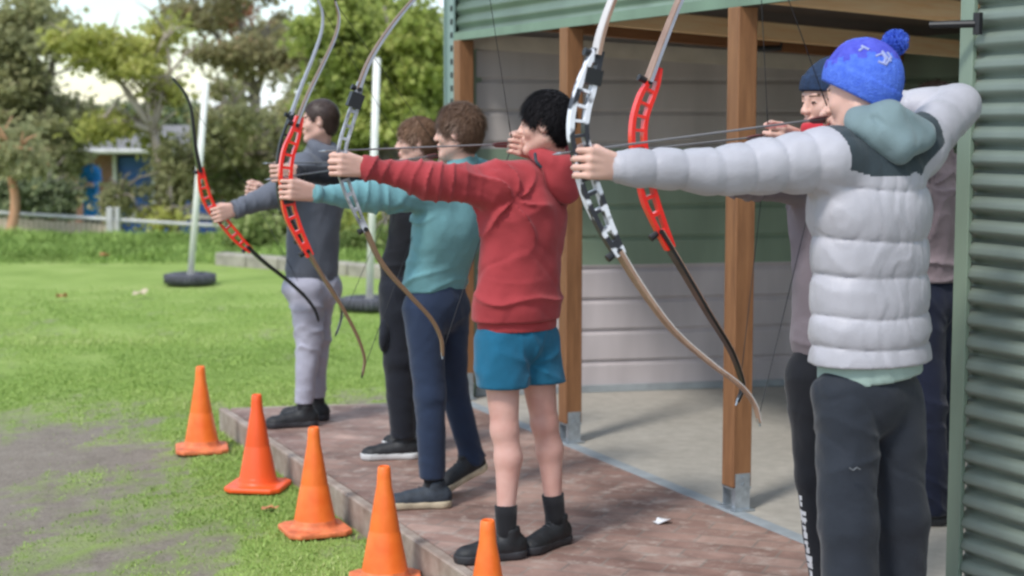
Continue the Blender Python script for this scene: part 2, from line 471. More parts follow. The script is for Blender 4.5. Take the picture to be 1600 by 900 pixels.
tcn = t.nodes.new('ShaderNodeTexCoord'); ob = tcn.outputs['Object']
c = tmix(t, .5, tramp(t, tnoise(t, ob, 1.2, 6), [(.3, (.34, .315, .275)), (.7, (.50, .465, .41))]), tramp(t, tnoise(t, ob, 14, 7, .7), [(.3, (.30, .275, .235)), (.7, (.52, .485, .43))]))
t.links.new(c, b.inputs['Base Color']); tbump(t, b, tnoise(t, ob, 40, 6), .25, .005)
# shed footprint
DEP = 2.5
C_fl = isect(front0, U, G(730, 618, PZ), E_dir)        # front left corner of the shed
r0 = on_front(0) + V_ * DEP
C_bl = isect(r0, U, C_fl, E_dir)
far_r = r0 - U * 6.5
tag(prism('concrete_floor', [C_fl, fr_near, far_r, C_bl], -.1, PZ, mc), kind='structure')

# ================================================================== SHED
shed = empty('shed', tuple(C_fl * np.array([1, 1, 0]) + np.array([0, 0, PZ])))
tag(shed, 'open-fronted shed of green and mauve corrugated metal with timber posts and rafters behind the archers', 'shed')
def green_mat(name, c):
    return mat(name, c, rough=.42, var=.17, scale=4, bump=.05, bscale=6, detail=8, stretch=(1, 1, .25))
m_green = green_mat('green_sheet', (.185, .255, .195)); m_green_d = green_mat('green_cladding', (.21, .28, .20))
m_mauve = green_mat('mauve_cladding', (.50, .45, .46)); m_grey = green_mat('warm_grey_cladding', (.45, .41, .39))
m_cream = mat('cream_flashing', (.62, .56, .47), rough=.5)
def wood(name, c1, c2):
    m, t, b = new_mat(name); b.inputs['Roughness'].default_value = .65
    tcn = t.nodes.new('ShaderNodeTexCoord'); mpn = t.nodes.new('ShaderNodeMapping'); mpn.inputs['Scale'].default_value = (14, 14, 1.3)
    t.links.new(tcn.outputs['Object'], mpn.inputs['Vector'])
    t.links.new(tramp(t, tnoise(t, mpn.outputs[0], 2.5, 8, .65), [(.3, c1), (.7, c2)]), b.inputs['Base Color'])
    tbump(t, b, tnoise(t, mpn.outputs[0], 6, 5), .3, .004); return m
m_post = wood('post_timber', (.17, .072, .028), (.31, .145, .06)); m_raft = wood('rafter_timber', (.90, .54, .26), (.98, .74, .47))
m_raft2 = wood('dark_rafter_timber', (.22, .09, .035), (.36, .16, .07))

def profile_wall(name, p0, d, length, z0, z1, prof, mats, nrm, parent, top=None, amp=1, seg=None, mi=None, thick=0):
    """sheet whose profile varies with z and runs along d. prof(z)->offset along nrm. top(s)->z limit at distance s"""
    zs = []; z = z0; step = .0065
    zs = np.arange(z0, z1 + step, step); zs[-1] = z1
    ss = np.linspace(0, length, seg or 2)
    V = []; 
    for s_ in ss:
        zt = top(s_) if top else z1
        for z in zs:
            zz = min(z, zt); o = prof(zz); V.append(p0 * np.array([1, 1, 0]) + d * s_ + nrm * o + Z_ * zz)
    n = len(zs); F_ = []; mm = []
    for i in range(len(ss) - 1):
        for j in range(n - 1):
            if top and zs[j] > max(top(ss[i]), top(ss[i + 1])): continue
            F_.append((i * n + j, (i + 1) * n + j, (i + 1) * n + j + 1, i * n + j + 1)); mm.append(mi(.5 * (zs[j] + zs[j + 1])) if mi else 0)
    nv = len(V)
    o = mesh_obj(name, V, F_, mats, parent, tuple(p0), smooth=True, midx=mm)
    sm = o.modifiers.new('thickness', 'SOLIDIFY'); sm.thickness = .0012
    return o
def planks(z):
    q = ((z - PZ) / .187) % 1.0
    if q < .04: return .020 * (q / .04)
    if q > .86: return .020 * (1 - (q - .86) / .14)
    return .020
def corr(z): return .0085 * math.sin(2 * math.pi * z / .0762)
# roof heights: drops from front to back
def roof_z(depth): return CZ + .60 - .055 * depth
endL = np.linalg.norm(C_bl - C_fl)
en = unit(np.cross(E_dir, Z_)); 
if np.dot(en, CAM - C_fl) < 0: en = -en
top_end = lambda s_: roof_z(s_ * DEP / endL) + .04
def band(z):
    yb = z
    return 0 if yb > 1.585 else (1 if yb > .885 else 2)
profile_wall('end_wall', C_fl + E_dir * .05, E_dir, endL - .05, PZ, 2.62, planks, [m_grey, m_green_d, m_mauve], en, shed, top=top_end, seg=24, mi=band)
profile_wall('rear_wall', C_bl, -U, np.linalg.norm(far_r - C_bl), PZ, roof_z(DEP) + .04, planks, m_green_d, -V_, shed)
ft = MB(); a = C_fl + E_dir * .06 + en * .03
ft.box(tuple((a + E_dir * endL / 2) * np.array([1, 1, 0]) + Z_ * (PZ + .022)), E_dir, en, Z_, endL / 2 - .05, .012, .02)
ft.build('bottom_track', m_strip, shed, tuple(C_fl))
cf = MB(); 
p = [C_fl * np.array([1, 1, 0]) + E_dir * s_ + en * .035 + Z_ * (top_end(s_) - .17) for s_ in np.linspace(.05, endL, 6)]
cf.strip(p, .045, .012, en); cf.build('cream_purlin', m_cream, shed, tuple(C_fl))
# posts
def post(tt, bracket=True):
    base = on_front(tt) + V_ * .0 - U * .0
    mb = MB(); zt = CZ + .475 - .012; zb = PZ + .10
    mb.box((base[0], base[1], (zb + zt) / 2), U, V_, Z_, .045, .045, (zt - zb) / 2, bev=.004)
    o = mb.build('post', m_post, shed, (base[0], base[1], PZ))
    k = MB()
    for sg in (-1, 1):
        c0 = base + U * sg * .0485; k.box((c0[0], c0[1], PZ + .085), U, V_, Z_, .0025, .035, .075)
        for zz in (.235, .265):
            c1 = base + U * sg * .054; k.tube([c1 + Z_ * (zz - c1[2]), c1 + U * sg * .006 + Z_ * (zz - c1[2])], .008, 6)
    k.box((base[0], base[1], PZ + .006), U, V_, Z_, .07, .05, .004)
    k.tube([(base[0], base[1], PZ), (base[0], base[1], PZ + .098)], .02, 10)
    k.box((base[0], base[1], PZ + .096), U, V_, Z_, .047, .044, .003)
    k.build('post_bracket', M['galv'], o, (base[0], base[1], PZ))
    return o
t2 = np.dot(G(890, 690, PZ) - front0, U); t3 = np.dot(C_fl - front0, U)
post(0.0); post(t2); post(t3 - .12); post(-2.6)
tw = np.dot(isect(front0, U, CAM, ray(1507, 700) * np.array([1, 1, 0])) - front0, U)   # where the near front wall begins
# fascia of corrugated sheet above the opening, ending in a flashing
fz0 = CZ + .475
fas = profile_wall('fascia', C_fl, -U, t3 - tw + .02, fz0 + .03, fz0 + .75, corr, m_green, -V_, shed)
fas.location = tuple(np.array(fas.location) - V_ * .012)
fl = MB(); 
a = on_front(t3) - V_ * .02; bb = on_front(tw) - V_ * .02; c0 = (a + bb) / 2
fl.box((c0[0], c0[1], fz0 + .012), U, V_, Z_, (t3 - tw) / 2, .014, .022)
fl.build('fascia_flashing', green_mat('flashing_green', (.16, .25, .17)), shed, tuple(c0))
# lintel beam behind it
lb = MB(); c0 = (on_front(t3) + on_front(tw)) / 2 + V_ * .03; lb.box((c0[0], c0[1], fz0 + .16), U, V_, Z_, (t3 - tw) / 2, .022, .1)
lb.build('lintel', m_raft2, shed, tuple(c0))
# corner flashing at the left end: folded angle with dark boxes painting the shade of the corrugation gaps
cfm = MB(); c0 = C_fl - V_ * .03
cfm.box((c0[0], c0[1], 1.55), U, V_, Z_, .055, .006, 1.43)
c1 = C_fl + U * .06; cfm.box((c1[0], c1[1], 1.55), U, V_, Z_, .005, .05, 1.43)
cfm.build('corner_flashing', green_mat('flashing_blue_green', (.22, .31, .28)), shed, tuple(c0))
m_gap_shade = mat('gap_shade', (.02, .025, .025))
for i in range(38):
    z = .18 + i * .0762; c2 = C_fl - V_ * .037 - U * .028; gp = MB(); gp.box((c2[0], c2[1], z), U, V_, Z_, .014, .003, .016)
    gp.build('painted_gap_shade', m_gap_shade, shed, tuple(c0))
jb = MB(); c2 = C_fl - U * .035 + V_ * .06 ; jb.box((c2[0], c2[1], 1.17), U, V_, Z_, .01, .085, 1.05)
jb.build('corner_panel', m_green_d, shed, tuple(c2))
# near front wall (right of the opening)
wb = on_front(tw)
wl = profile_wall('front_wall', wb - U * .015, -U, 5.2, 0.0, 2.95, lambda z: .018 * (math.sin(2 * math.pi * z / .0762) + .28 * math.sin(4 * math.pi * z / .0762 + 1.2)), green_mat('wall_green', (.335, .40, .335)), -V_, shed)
wl.location = tuple(np.array(wl.location) - V_ * .02)
tr = MB(); c0 = wb - V_ * .03; tr.box((c0[0], c0[1], 1.5), U, V_, Z_, .034, .009, 1.5, bev=.002)
tr.build('wall_trim', green_mat('trim_green', (.22, .29, .22)), shed, tuple(c0))
# rafters and roof
def rafter(tt, mats, z_off=0, w=.045, h=.047, dep=DEP):
    a = on_front(tt) + V_ * .06; bb = on_front(tt) + V_ * (dep - .02)
    a = np.array([a[0], a[1], roof_z(0) - h - .02 + z_off]); bb = np.array([bb[0], bb[1], roof_z(dep) - h - .02 + z_off])
    dd_ = unit(bb - a); 
    # local mesh along z so that the grain runs along the timber
    n = np.linalg.norm(bb - a); mb = MB()
    mb.box((0, 0, n / 2), (1, 0, 0), (0, 1, 0), (0, 0, 1), w / 2, h, n / 2, bev=.004)
    o = mb.build('rafter', mats, shed, tuple(shed.location))
    import mathutils
    o.location = mathutils.Vector(a) - shed.location
    xx = U; yy = unit(np.cross(dd_, xx)); o.rotation_euler = mathutils.Matrix((xx, yy, dd_)).transposed().to_euler()
    for i, v in enumerate(mb.v): o.data.vertices[i].co = v
    return o
for tt, mm in ((t3 - .9, m_raft2), (t2, m_raft), (0, m_raft), (-.85, m_raft), (-1.7, m_raft)): rafter(tt, mm)
rf = MB()
Q = []
for z in (0, .02):
    for (p, dpt) in ((on_front(t3 + .05), 0), (on_front(-.45), 0), (on_front(-.45) + V_ * (DEP + .2), DEP + .2), (C_bl + U * .05 + V_ * .2, DEP + .2)):
        Q.append((p[0], p[1], roof_z(dpt) + .03 + z))
rf.add(Q, [(3, 2, 1, 0), (4, 5, 6, 7), (0, 1, 5, 4), (1, 2, 6, 5), (2, 3, 7, 6), (3, 0, 4, 7)])
rf.build('roof', mat('roof_sheet', (.07, .05, .045), rough=.6), shed, tuple(C_fl))
m, t, b = new_mat('added_translucent_sheet'); tr = t.nodes.new('ShaderNodeBsdfTranslucent'); tr.inputs[0].default_value = (.86, .84, .78, 1)  # unseen translucent roof part, added to let light onto the rafters
b.inputs['Base Color'].default_value = (.7, .7, .68, 1); mxs = t.nodes.new('ShaderNodeMixShader'); mxs.inputs[0].default_value = .75
t.links.new(b.outputs[0], mxs.inputs[1]); t.links.new(tr.outputs[0], mxs.inputs[2]); t.links.new(mxs.outputs[0], t.nodes['Material Output'].inputs[0])
Q = [];
for tt in np.arange(-.45, -6.5, -.038):
    w_ = .012 * math.sin(tt / .076 * 2 * math.pi)
    for d_, dq in ((0, 0), (DEP + .2, DEP + .2)):
        p = on_front(tt) + V_ * d_; Q.append((p[0], p[1], roof_z(dq) + .04 + w_))
mesh_obj('added_light_roof', Q, [(2 * i, 2 * i + 2, 2 * i + 3, 2 * i + 1) for i in range(len(Q) // 2 - 1)], m, shed, tuple(C_fl), smooth=True)
# two black bars hanging under the roof
for (x0, y0, x1, y1, Yd, lab) in ((1452, 39, 1535, 36, None, 'short black metal arm fixed to the trim at the top of the green wall'), (1180, 76, 1221, 75, 8.9, 'small black bracket fixed under the cream strip behind the timber post')):
    mb = MB()
    if Yd is None:
        q = PL(1528, 37, wb - V_ * .06, V_); p = J(1452, 39, q[1] + .05); mb.tube([p, lin(p, q, .5), q], [.011, .013, .013], 10); mb.tube([q - Z_ * .035, q + Z_ * .035], .016, 8)
    else:
        q = J(x1, y1, Yd); p = J(x0, y0, Yd); mb.tube([p, q], .016, 10); mb.tube([q, q + Z_ * .12], .006, 6); mb.tube([p, p + Z_ * .12], .006, 6)
    tag(mb.build('metal_bracket', M['black'], None, tuple(p)), lab, 'bracket')
#@@PART3
# ================================================================== PEOPLE
def head_parts(v, c, Fw, Up, s=1.0, neck=None, neck_r=.053, no_ear=False):
    Fw = unit(Fw); Sd = unit(np.cross(Fw, Up)); Up = unit(np.cross(Sd, Fw))
    P = lambda a, b_, u_: c + (Sd * a + Fw * b_ + Up * u_) * s
    v.ell(P(0, -.014, .028), Sd, Fw, Up, (.074 * s, .093 * s, .086 * s), .01)
    v.ell(P(0, .022, -.02), Sd, Fw, Up, (.058 * s, .060 * s, .082 * s), .02)
    for g in (-1, 1):
        v.cap(P(g * .048, -.008, -.05), P(g * .012, .066, -.092), .020 * s, .017 * s, .025)
        v.ell(P(g * .038, .056, -.022), Sd, Fw, Up, (.022 * s, .02 * s, .024 * s), .02)
    v.ell(P(0, .066, -.093), Sd, Fw, Up, (.020 * s, .019 * s, .018 * s), .015)
    v.cap(P(-.034, .070, .022), P(.034, .070, .022), .012 * s, .012 * s, .014)
    for g in (-1, 1):
        v.ell(P(g * .031, .090, .004), Sd, Fw, Up, (.016 * s, .013 * s, .011 * s), .012, sub=True)
        v.ell(P(g * .031, .071, .004), Sd, Fw, Up, (.0135 * s, .0125 * s, .0125 * s), .003)
        v.ell(P(g * .010, .092, -.026), Sd, Fw, Up, (.008 * s, .010 * s, .007 * s), .008)
        if no_ear: continue
        v.ell(P(g * .076, -.006, -.002), unit(Sd * g + Fw * -.45), Fw, Up, (.009 * s, .019 * s, .031 * s), .006)
        v.ell(P(g * .086, .002, .004), Sd, Fw, Up, (.008 * s, .009 * s, .016 * s), .005, sub=True)
    v.cap(P(0, .079, .014), P(0, .098, -.021), .007 * s, .0095 * s, .012)
    v.cap(P(-.016, .083, -.050), P(.016, .083, -.050), .008 * s, .008 * s, .008)
    v.cap(P(-.014, .081, -.062), P(.014, .081, -.062), .009 * s, .009 * s, .006)
    if neck is not None: v.cap(neck, P(0, -.02, -.05), neck_r * 1.05, neck_r, .025)
    return P, Sd, Fw, Up
def hand_parts(v, W, g, up, back, s=1.0, relaxed=False, open_=0):
    a = unit(g - W); up = unit(up - a * np.dot(up, a)); back = unit(back - a * np.dot(back, a) - up * np.dot(back, up))
    K = .004
    if relaxed:
        for i, o in enumerate((.030, .010, -.010, -.028)):
            k0 = W + a * (.085 - .004 * abs(i - 1)) * s + up * o * s
            v.cap(W + up * o * .5 * s, k0, .017 * s, .0115 * s, .012)
            L_ = (.036, .041, .038, .029)[i] * s
            m1 = k0 + a * L_ - back * .010 * s; m2 = m1 + a * L_ * .55 - back * .018 * s; m3 = m2 + a * L_ * .25 - back * .018 * s
            v.cap(k0, m1, .010 * s, .009 * s, K); v.cap(m1, m2, .009 * s, .008 * s, K); v.cap(m2, m3, .008 * s, .007 * s, K)
        t0 = W + up * .022 * s + a * .02 * s; t1 = t0 + a * .035 * s + up * .022 * s - back * .012 * s; t2_ = t1 + a * .03 * s + up * .004 * s - back * .01 * s
        v.cap(t0, t1, .015 * s, .012 * s, .01); v.cap(t1, t2_, .011 * s, .009 * s, K); return
    for i, o in enumerate((.034, .0125, -.009, -.029)):
        q = (1.0, 1.06, 1.0, .88)[i] * s
        k0 = g + a * .012 * q + back * .026 * q + up * o * s
        m1 = g + a * .044 * q + back * .006 * q + up * (o - .002) * s
        m2 = g + a * .034 * q - back * .022 * q + up * (o - .003) * s
        m3 = g + a * .008 * q - back * .030 * q + up * (o - .003) * s
        v.cap(W + up * o * .55 * s + back * .004, k0, .018 * s, .0115 * s, .008)
        v.cap(k0, m1, .0100 * s, .0088 * s, .002); v.cap(m1, m2, .0088 * s, .0082 * s, .002); v.cap(m2, m3, .0082 * s, .0074 * s, .002)
    t0 = W + a * .012 * s + up * .020 * s; t1 = g - a * .018 * s + up * .042 * s - back * .004 * s
    t2_ = g + a * .016 * s + up * .044 * s - back * .020 * s; t3_ = t2_ + a * .018 * s - up * .010 * s - back * .008 * s
    v.cap(t0, t1, .017 * s, .013 * s, .012); v.cap(t1, t2_, .0115 * s, .010 * s, K); v.cap(t2_, t3_, .010 * s, .0085 * s, K)

# one shoe shape, reused: x forward, z up, sole on z=0, ankle above the origin
def shoe_shape(h=.005):
    v = Vol((-.10, -.07, -.01), (.22, .07, .16), h)
    v.ell((-.035, 0, .045), (1, 0, 0), (0, 1, 0), (0, 0, 1), (.048, .036, .05), .02)
    v.cap((-.03, 0, .045), (.10, .004, .034), .040, .040, .02)
    v.ell((.145, .004, .028), (1, 0, 0), (0, 1, 0), (0, 0, 1), (.058, .046, .036), .02)
    v.cap((.01, 0, .06), (.095, .002, .045), .034, .024, .02)
    v.cap((0, 0, .05), (-.012, 0, .105), .040, .041, .015)
    v.cap((-.008, 0, .10), (-.012, 0, .16), .031, .031, .004, sub=True)
    v.cut((0, 0, .115), (0.1, 0, 1)); v.cut((0, 0, .018), (0, 0, -1))
    up = v.mesh()
    v = Vol((-.11, -.07, -.01), (.22, .07, .06), h)
    v.cap((-.035, 0, .02), (.05, 0, .02), .046, .038, .01); v.cap((.05, 0, .02), (.155, .004, .02), .038, .052, .02)
    v.cut((0, 0, .031), (0, 0, 1)); v.cut((0, 0, 0.0), (0, 0, -1))
    so = v.mesh(0)
    mb = MB()
    for i in range(5):
        x = .035 + i * .019; zz = .093 - i * .0075; w = .021
        mb.tube([(x, -w, zz - .008), (x + .004, 0, zz + .003), (x, w, zz - .008)], .003, 5)
    return up, so, (np.array(mb.v), mb.f)
SHOE = shoe_shape()
def add_shoe(par, ank, toe, mats, s=1.0, pitch=0, ground=None, lift=0):
    """ank: ankle point; toe: horizontal direction; pitch>0 raises the heel"""
    x = unit((toe[0], toe[1], 0)); y = np.cross(Z_, x); z = Z_
    if pitch:
        x, z = x * math.cos(pitch) - z * math.sin(pitch), z * math.cos(pitch) + x * math.sin(pitch)
    Rm = np.stack([x, y, z], 0) * s
    org = np.array([ank[0], ank[1], 0.0]); pts = SHOE[1][0] @ Rm
    org[2] = PZ + .002 - pts[:, 2].min() if ground is None else ground - pts[:, 2].min()
    o = mesh_obj('shoe', SHOE[0][0] @ Rm + org, SHOE[0][1], mats[0], par, tuple(org), True)
    mesh_obj('sole', pts + org, SHOE[1][1], mats[1], o, tuple(org), True)
    mesh_obj('laces', SHOE[2][0] @ Rm + org, SHOE[2][1], mats[2], o, tuple(org), True)
    return org

def tufts(W, Fq, c, n, length, seed, lift=.25, flow=None, width=.0014, mess=.5):
    """thin tapered locks over a hair surface, returned as quads"""
    r = np.random.RandomState(seed); I = r.randint(0, len(W), n); B = W[I]
    N = B - c; N /= np.linalg.norm(N, axis=1)[:, None]
    fl = np.tile(np.array(flow if flow is not None else (0, 0, -1.0)), (n, 1)) + r.normal(size=(n, 3)) * mess
    T = fl - N * (fl * N).sum(1)[:, None]; T /= np.linalg.norm(T, axis=1)[:, None] + 1e-6
    S_ = np.cross(N, T); Lh = length * (.5 + r.rand(n))[:, None]
    lf = lift * (.4 + r.rand(n))[:, None]
    p0 = B - N * .004; p1 = p0 + T * Lh * .5 + N * Lh * lf; p2 = p0 + T * Lh + N * Lh * lf * .9
    w = width * (.6 + r.rand(n))[:, None]
    V = np.concatenate([p0 - S_ * w, p0 + S_ * w, p1 + S_ * w * .9, p1 - S_ * w * .9, p2 + S_ * w * .15, p2 - S_ * w * .15])
    k = np.arange(n); Q1 = np.stack([k, k + n, k + 2 * n, k + 3 * n], 1); Q2 = np.stack([k + 3 * n, k + 2 * n, k + 4 * n, k + 5 * n], 1)
    return V, np.concatenate([Q1, Q2])
def add_hair(par, c, Fw, Up, s, m, seed, thick=.012, line=(.080, .066), slope=(.80, -.60), nape=-.062, n=2600, length=.03, mess=.6, lift=.3, top=0, flow=None, h=.005):
    Fw = unit(Fw); Sd = unit(np.cross(Fw, Up)); Up = unit(np.cross(Sd, Fw))
    P = lambda a, b_, u_: c + (Sd * a + Fw * b_ + Up * u_) * s
    v = Vol(c - .16, c + .17, h)
    v.ell(P(0, -.014, .030 + top * .5), Sd, Fw, Up, (.074 * s + thick, .093 * s + thick, .086 * s + thick + top * .5), .01)
    v.ell(P(0, -.045, -.025), Sd, Fw, Up, (.058 * s + thick * .6, .055 * s + thick * .6, .065 * s), .02)
    v.disp(lambda Q: nz(Q, 30, seed, 2) * .0025)
    v.cut(P(0, line[0], line[1]), Fw * slope[0] + Up * slope[1])
    v.cut(P(0, .0, nape), Fw * .25 - Up)
    for g in (-1, 1): v.ell(P(g * .085, .002, -.006), Sd, Fw, Up, (.03 * s, .024 * s, .034 * s), .006, sub=True)
    W, Fq = v.mesh(1)
    fl = -Up * .6 + Fw * .5 if flow is None else flow(Sd, Fw, Up)
    V2, Q2 = tufts(W, Fq, P(0, -.014, .0), n, length, seed, lift, fl, mess=mess)
    V = np.concatenate([W, V2]); Q = np.concatenate([Fq, Q2 + len(W)])
    return mesh_obj('hair', V, Q, m, par, tuple(c), True)

def perp_front(shL, shR):
    s = unit((shR - shL) * np.array([1, 1, 0])); return s, np.cross(Z_, s)

def build_person(S, h=.0055):
    """S holds joint positions in metres; returns the body object"""
    s, f = perp_front(S['shL'], S['shR'])
    if 'front' in S: f = unit(S['front'])
    sm = (S['shL'] + S['shR']) / 2; pel = (S['hipL'] + S['hipR']) / 2 + Z_ * .03
    chest = sm - Z_ * .12 + (pel - sm) * .0
    sc = S.get('scale', 1.0); b_ = S.get('bulk', 1.0)
    loc = np.array([(S['anL'][0] + S['anR'][0]) / 2, (S['anL'][1] + S['anR'][1]) / 2, S.get('ground', PZ)])
    pts = [S[k] for k in ('shL', 'shR', 'elL', 'elR', 'wrL', 'wrR', 'anL', 'anR', 'knL', 'knR')] + [S['head'] + Z_ * .15]
    if 'gL' in S: pts.append(S['gL'])
    if 'gR' in S: pts.append(S['gR'])
    v = vol_for(pts, .13, h)
    hipw = .118 * sc * b_
    v.ell(pel, s, f, Z_, (.135 * sc * b_, .095 * sc * b_, .11 * sc), .03)
    v.cap(chest, pel, .135 * sc * b_, .125 * sc * b_, .03, flat=(f, .62))
    v.ell(chest, s, f, Z_, (.15 * sc * b_, .098 * sc * b_, .17 * sc), .03)
    v.cap(S['shL'], S['shR'], .048 * sc, .048 * sc, .03)
    P, Sd, Fw, Up = head_parts(v, S['head'], S['fwd'], S.get('up', Z_), S.get('hs', 1.0), S['neck'], .050 * sc, S.get('no_ear', False))
    for q in 'LR':
        sh, el, wr = S['sh' + q], S['el' + q], S['wr' + q]
        v.cap(sh, el, .038 * sc, .028 * sc, .02)
        md = lin(el, wr, .7); v.cap(el, md, .028 * sc, .026 * sc, .012); v.cap(md, wr, .026 * sc, .0245 * sc, .012)
        g = S.get('g' + q)
        if g is not None:
            hv = S.get('hv' + q, {}); hand_parts(v, wr, g, hv.get('up', Z_), hv.get('back', -f), sc * hv.get('s', 1), hv.get('relaxed', False))
        hp, kn, an = S['hip' + q], S['kn' + q], S['an' + q]
        lt = 1.0 if S.get('bare') else .78; sl_ = sc; sc = sc * lt
        v.cap(hp, kn, .078 * sc * b_, .050 * sc, .03)
        td = S.get('toe' + q, -s); bk = -unit((td[0], td[1], 0))
        c1 = lin(kn, an, .28) + bk * (.012 if lt == 1 else 0)
        v.cap(kn, c1, .047 * sc, .051 * sc, .02); v.cap(c1, lin(kn, an, .8), .050 * sc, .033 * sc, .02); v.cap(lin(kn, an, .8), an, .033 * sc, .033 * sc, .01)
        v.cap(an - Z_ * .03, np.array([an[0], an[1], an[2] - .056]) - bk * .09, .024 * sc, .016 * sc, .015)
        v.ell(kn - bk * .006, bk, np.cross(Z_, bk), Z_, (.046 * sc, .045 * sc, .055 * sc), .02); sc = sl_
    e1, e2 = P(.031, .078, .004), P(-.031, .078, .004); lp = P(0, .09, -.055); hs = S.get('hs', 1.0)
    def mi(C):
        C = C - 0; out = np.zeros(len(C), int)
        Lc = np.stack([(C - S['head']) @ Sd, (C - S['head']) @ Fw, (C - S['head']) @ Up], 1) / hs
        eye = (np.abs(np.abs(Lc[:, 0]) - .031) < .011) & (np.abs(Lc[:, 2] - .003) < .0048) & (Lc[:, 1] > .05)
        out[eye] = 1
        out[(np.abs(Lc[:, 0]) < .021) & (np.abs(Lc[:, 2] + .056) < .0085) & (Lc[:, 1] > .078)] = 2
        out[(np.abs(np.abs(Lc[:, 0]) - .031) < .017) & (np.abs(Lc[:, 2] - .0235) < .0035) & (Lc[:, 1] > .055)] = 3
        out[C[:, 2] < S['knL'][2] + .25] = np.where(out[C[:, 2] < S['knL'][2] + .25] == 0, 4, 0)
        return out
    o = v.obj('person', [M['skin'], M['eye'], M['lip'], S.get('brow', M['brow']), M['skin_leg']], None, tuple(loc), 1, mi)
    tag(o, S['label'], 'person', S.get('group'))
    return o, dict(s=s, f=f, chest=chest, pel=pel, P=P, Sd=Sd, Fw=Fw, Up=Up, sc=sc, b=b_, loc=loc)

def fold_fn(seed, amp=.006, elR=None, stretch=(1, 1, 1)):
    A = np.array(stretch, np.float32)
    def fn(Q):
        n = nz(Q * A, 17, seed, 2); m_ = nz(Q * A, 38, seed + 9, 2)
        D_ = np.array([[.8, .2, -.9], [.2, .5, .6], [.9, .1, .5]], np.float32) * np.array([1, 1, 1], np.float32)
        g_ = nz(Q @ D_, 15, seed + 20, 2); cr_ = np.maximum(0, 1 - np.abs(g_) * 2.6) ** 1.6
        return n * amp * .9 + m_ * amp * .35 - cr_ * amp * .55
    return fn
def ridge(ph, w=2.2): return np.maximum(0, 1 - np.abs(np.sin(ph))) ** w
def drape(S, I, seed, amp, hem=None, arms=True):
    s, f = I['s'], I['f']
    def fn(Q):
        n1 = nz(Q, 9, seed + 40, 2); n2 = nz(Q, 6, seed + 41, 2); out = np.zeros(len(Q), np.float32)
        for q, sg in (('L', 1), ('R', -1)):
            c = S['sh' + q] - Z_ * .05 + s * sg * .01; D = Q - c; a = D @ s; b = D[:, 2]; r = np.sqrt(a * a + b * b) + 1e-4; th = np.arctan2(b, a * sg)
            m = np.clip(r / .05, 0, 1) * np.exp(-(r / .24) ** 2) * np.clip(n2 * 1.5 + .75, 0, 1.3)
            out += ridge(th * 3.2 + 2.4 * n1 + seed) * m * amp * 1.5
            if arms:
                el, wr = S['el' + q], S['wr' + q]; sh = S['sh' + q]
                for (p, e, w0) in ((sh, el, .6), (el, wr, .9)):
                    ax = e - p; L_ = np.linalg.norm(ax); ax = ax / L_; D = Q - p; t = D @ ax; rad = np.linalg.norm(D - t[:, None] * ax, axis=1)
                    near = np.clip((.11 - rad) / .03, 0, 1) * np.clip(t / .03, 0, 1) * np.clip((L_ - t) / .03 + .3, 0, 1)
                    ed = (np.exp(-((t - L_) / .09) ** 2) + np.exp(-(t / .08) ** 2) * (w0 > .7)) + .25
                    out += ridge(t * 52 + 2.6 * n1 + 1.5 * n2 + rad * 18 + (D @ f) * 14) * near * ed * np.clip(n2 + .7, 0, 1.2) * amp * .9
        if hem is not None:
            h = Q[:, 2] - hem; lat = (Q - I['pel']) @ s
            out += ridge(h * 42 + 2.2 * n1 + lat * 5 * np.sign(lat)) * np.exp(-((h - .06) / .07) ** 2) * np.clip(n2 * 1.2 + .7, 0, 1.3) * amp * 1.2
        return out
    return fn
def leg_drape(S, I, seed, amp):
    f = I['f']; s = I['s']
    def fn(Q):
        n1 = nz(Q, 9, seed + 50, 2); n2 = nz(Q, 6, seed + 51, 2); out = np.zeros(len(Q), np.float32); z = Q[:, 2]
        kz = S['knL'][2]; az = min(S['anL'][2], S['anR'][2])
        lat = (Q - I['pel']) @ s
        out += ridge(z * 36 + lat * 16 + 2.4 * n1) * (np.exp(-((z - kz) / .10) ** 2) * .8 + np.exp(-((z - az - .04) / .09) ** 2) * 1.3) * np.clip(n2 + .7, 0, 1.2) * amp
        c = I['pel'] - Z_ * .12; D = Q - c; a = D @ s; b = D[:, 2]; r = np.sqrt(a * a + b * b) + 1e-4
        out += ridge(np.arctan2(b, a) * 3.0 + 2 * n1) * np.clip(r / .05, 0, 1) * np.exp(-(r / .2) ** 2) * np.clip(n2 + .7, 0, 1.2) * amp
        out += ridge(lat * 30 + z * 6 + 2.5 * n1 + 1) * .5 * np.clip(n2 + .4, 0, 1) * amp
        return out
    return fn
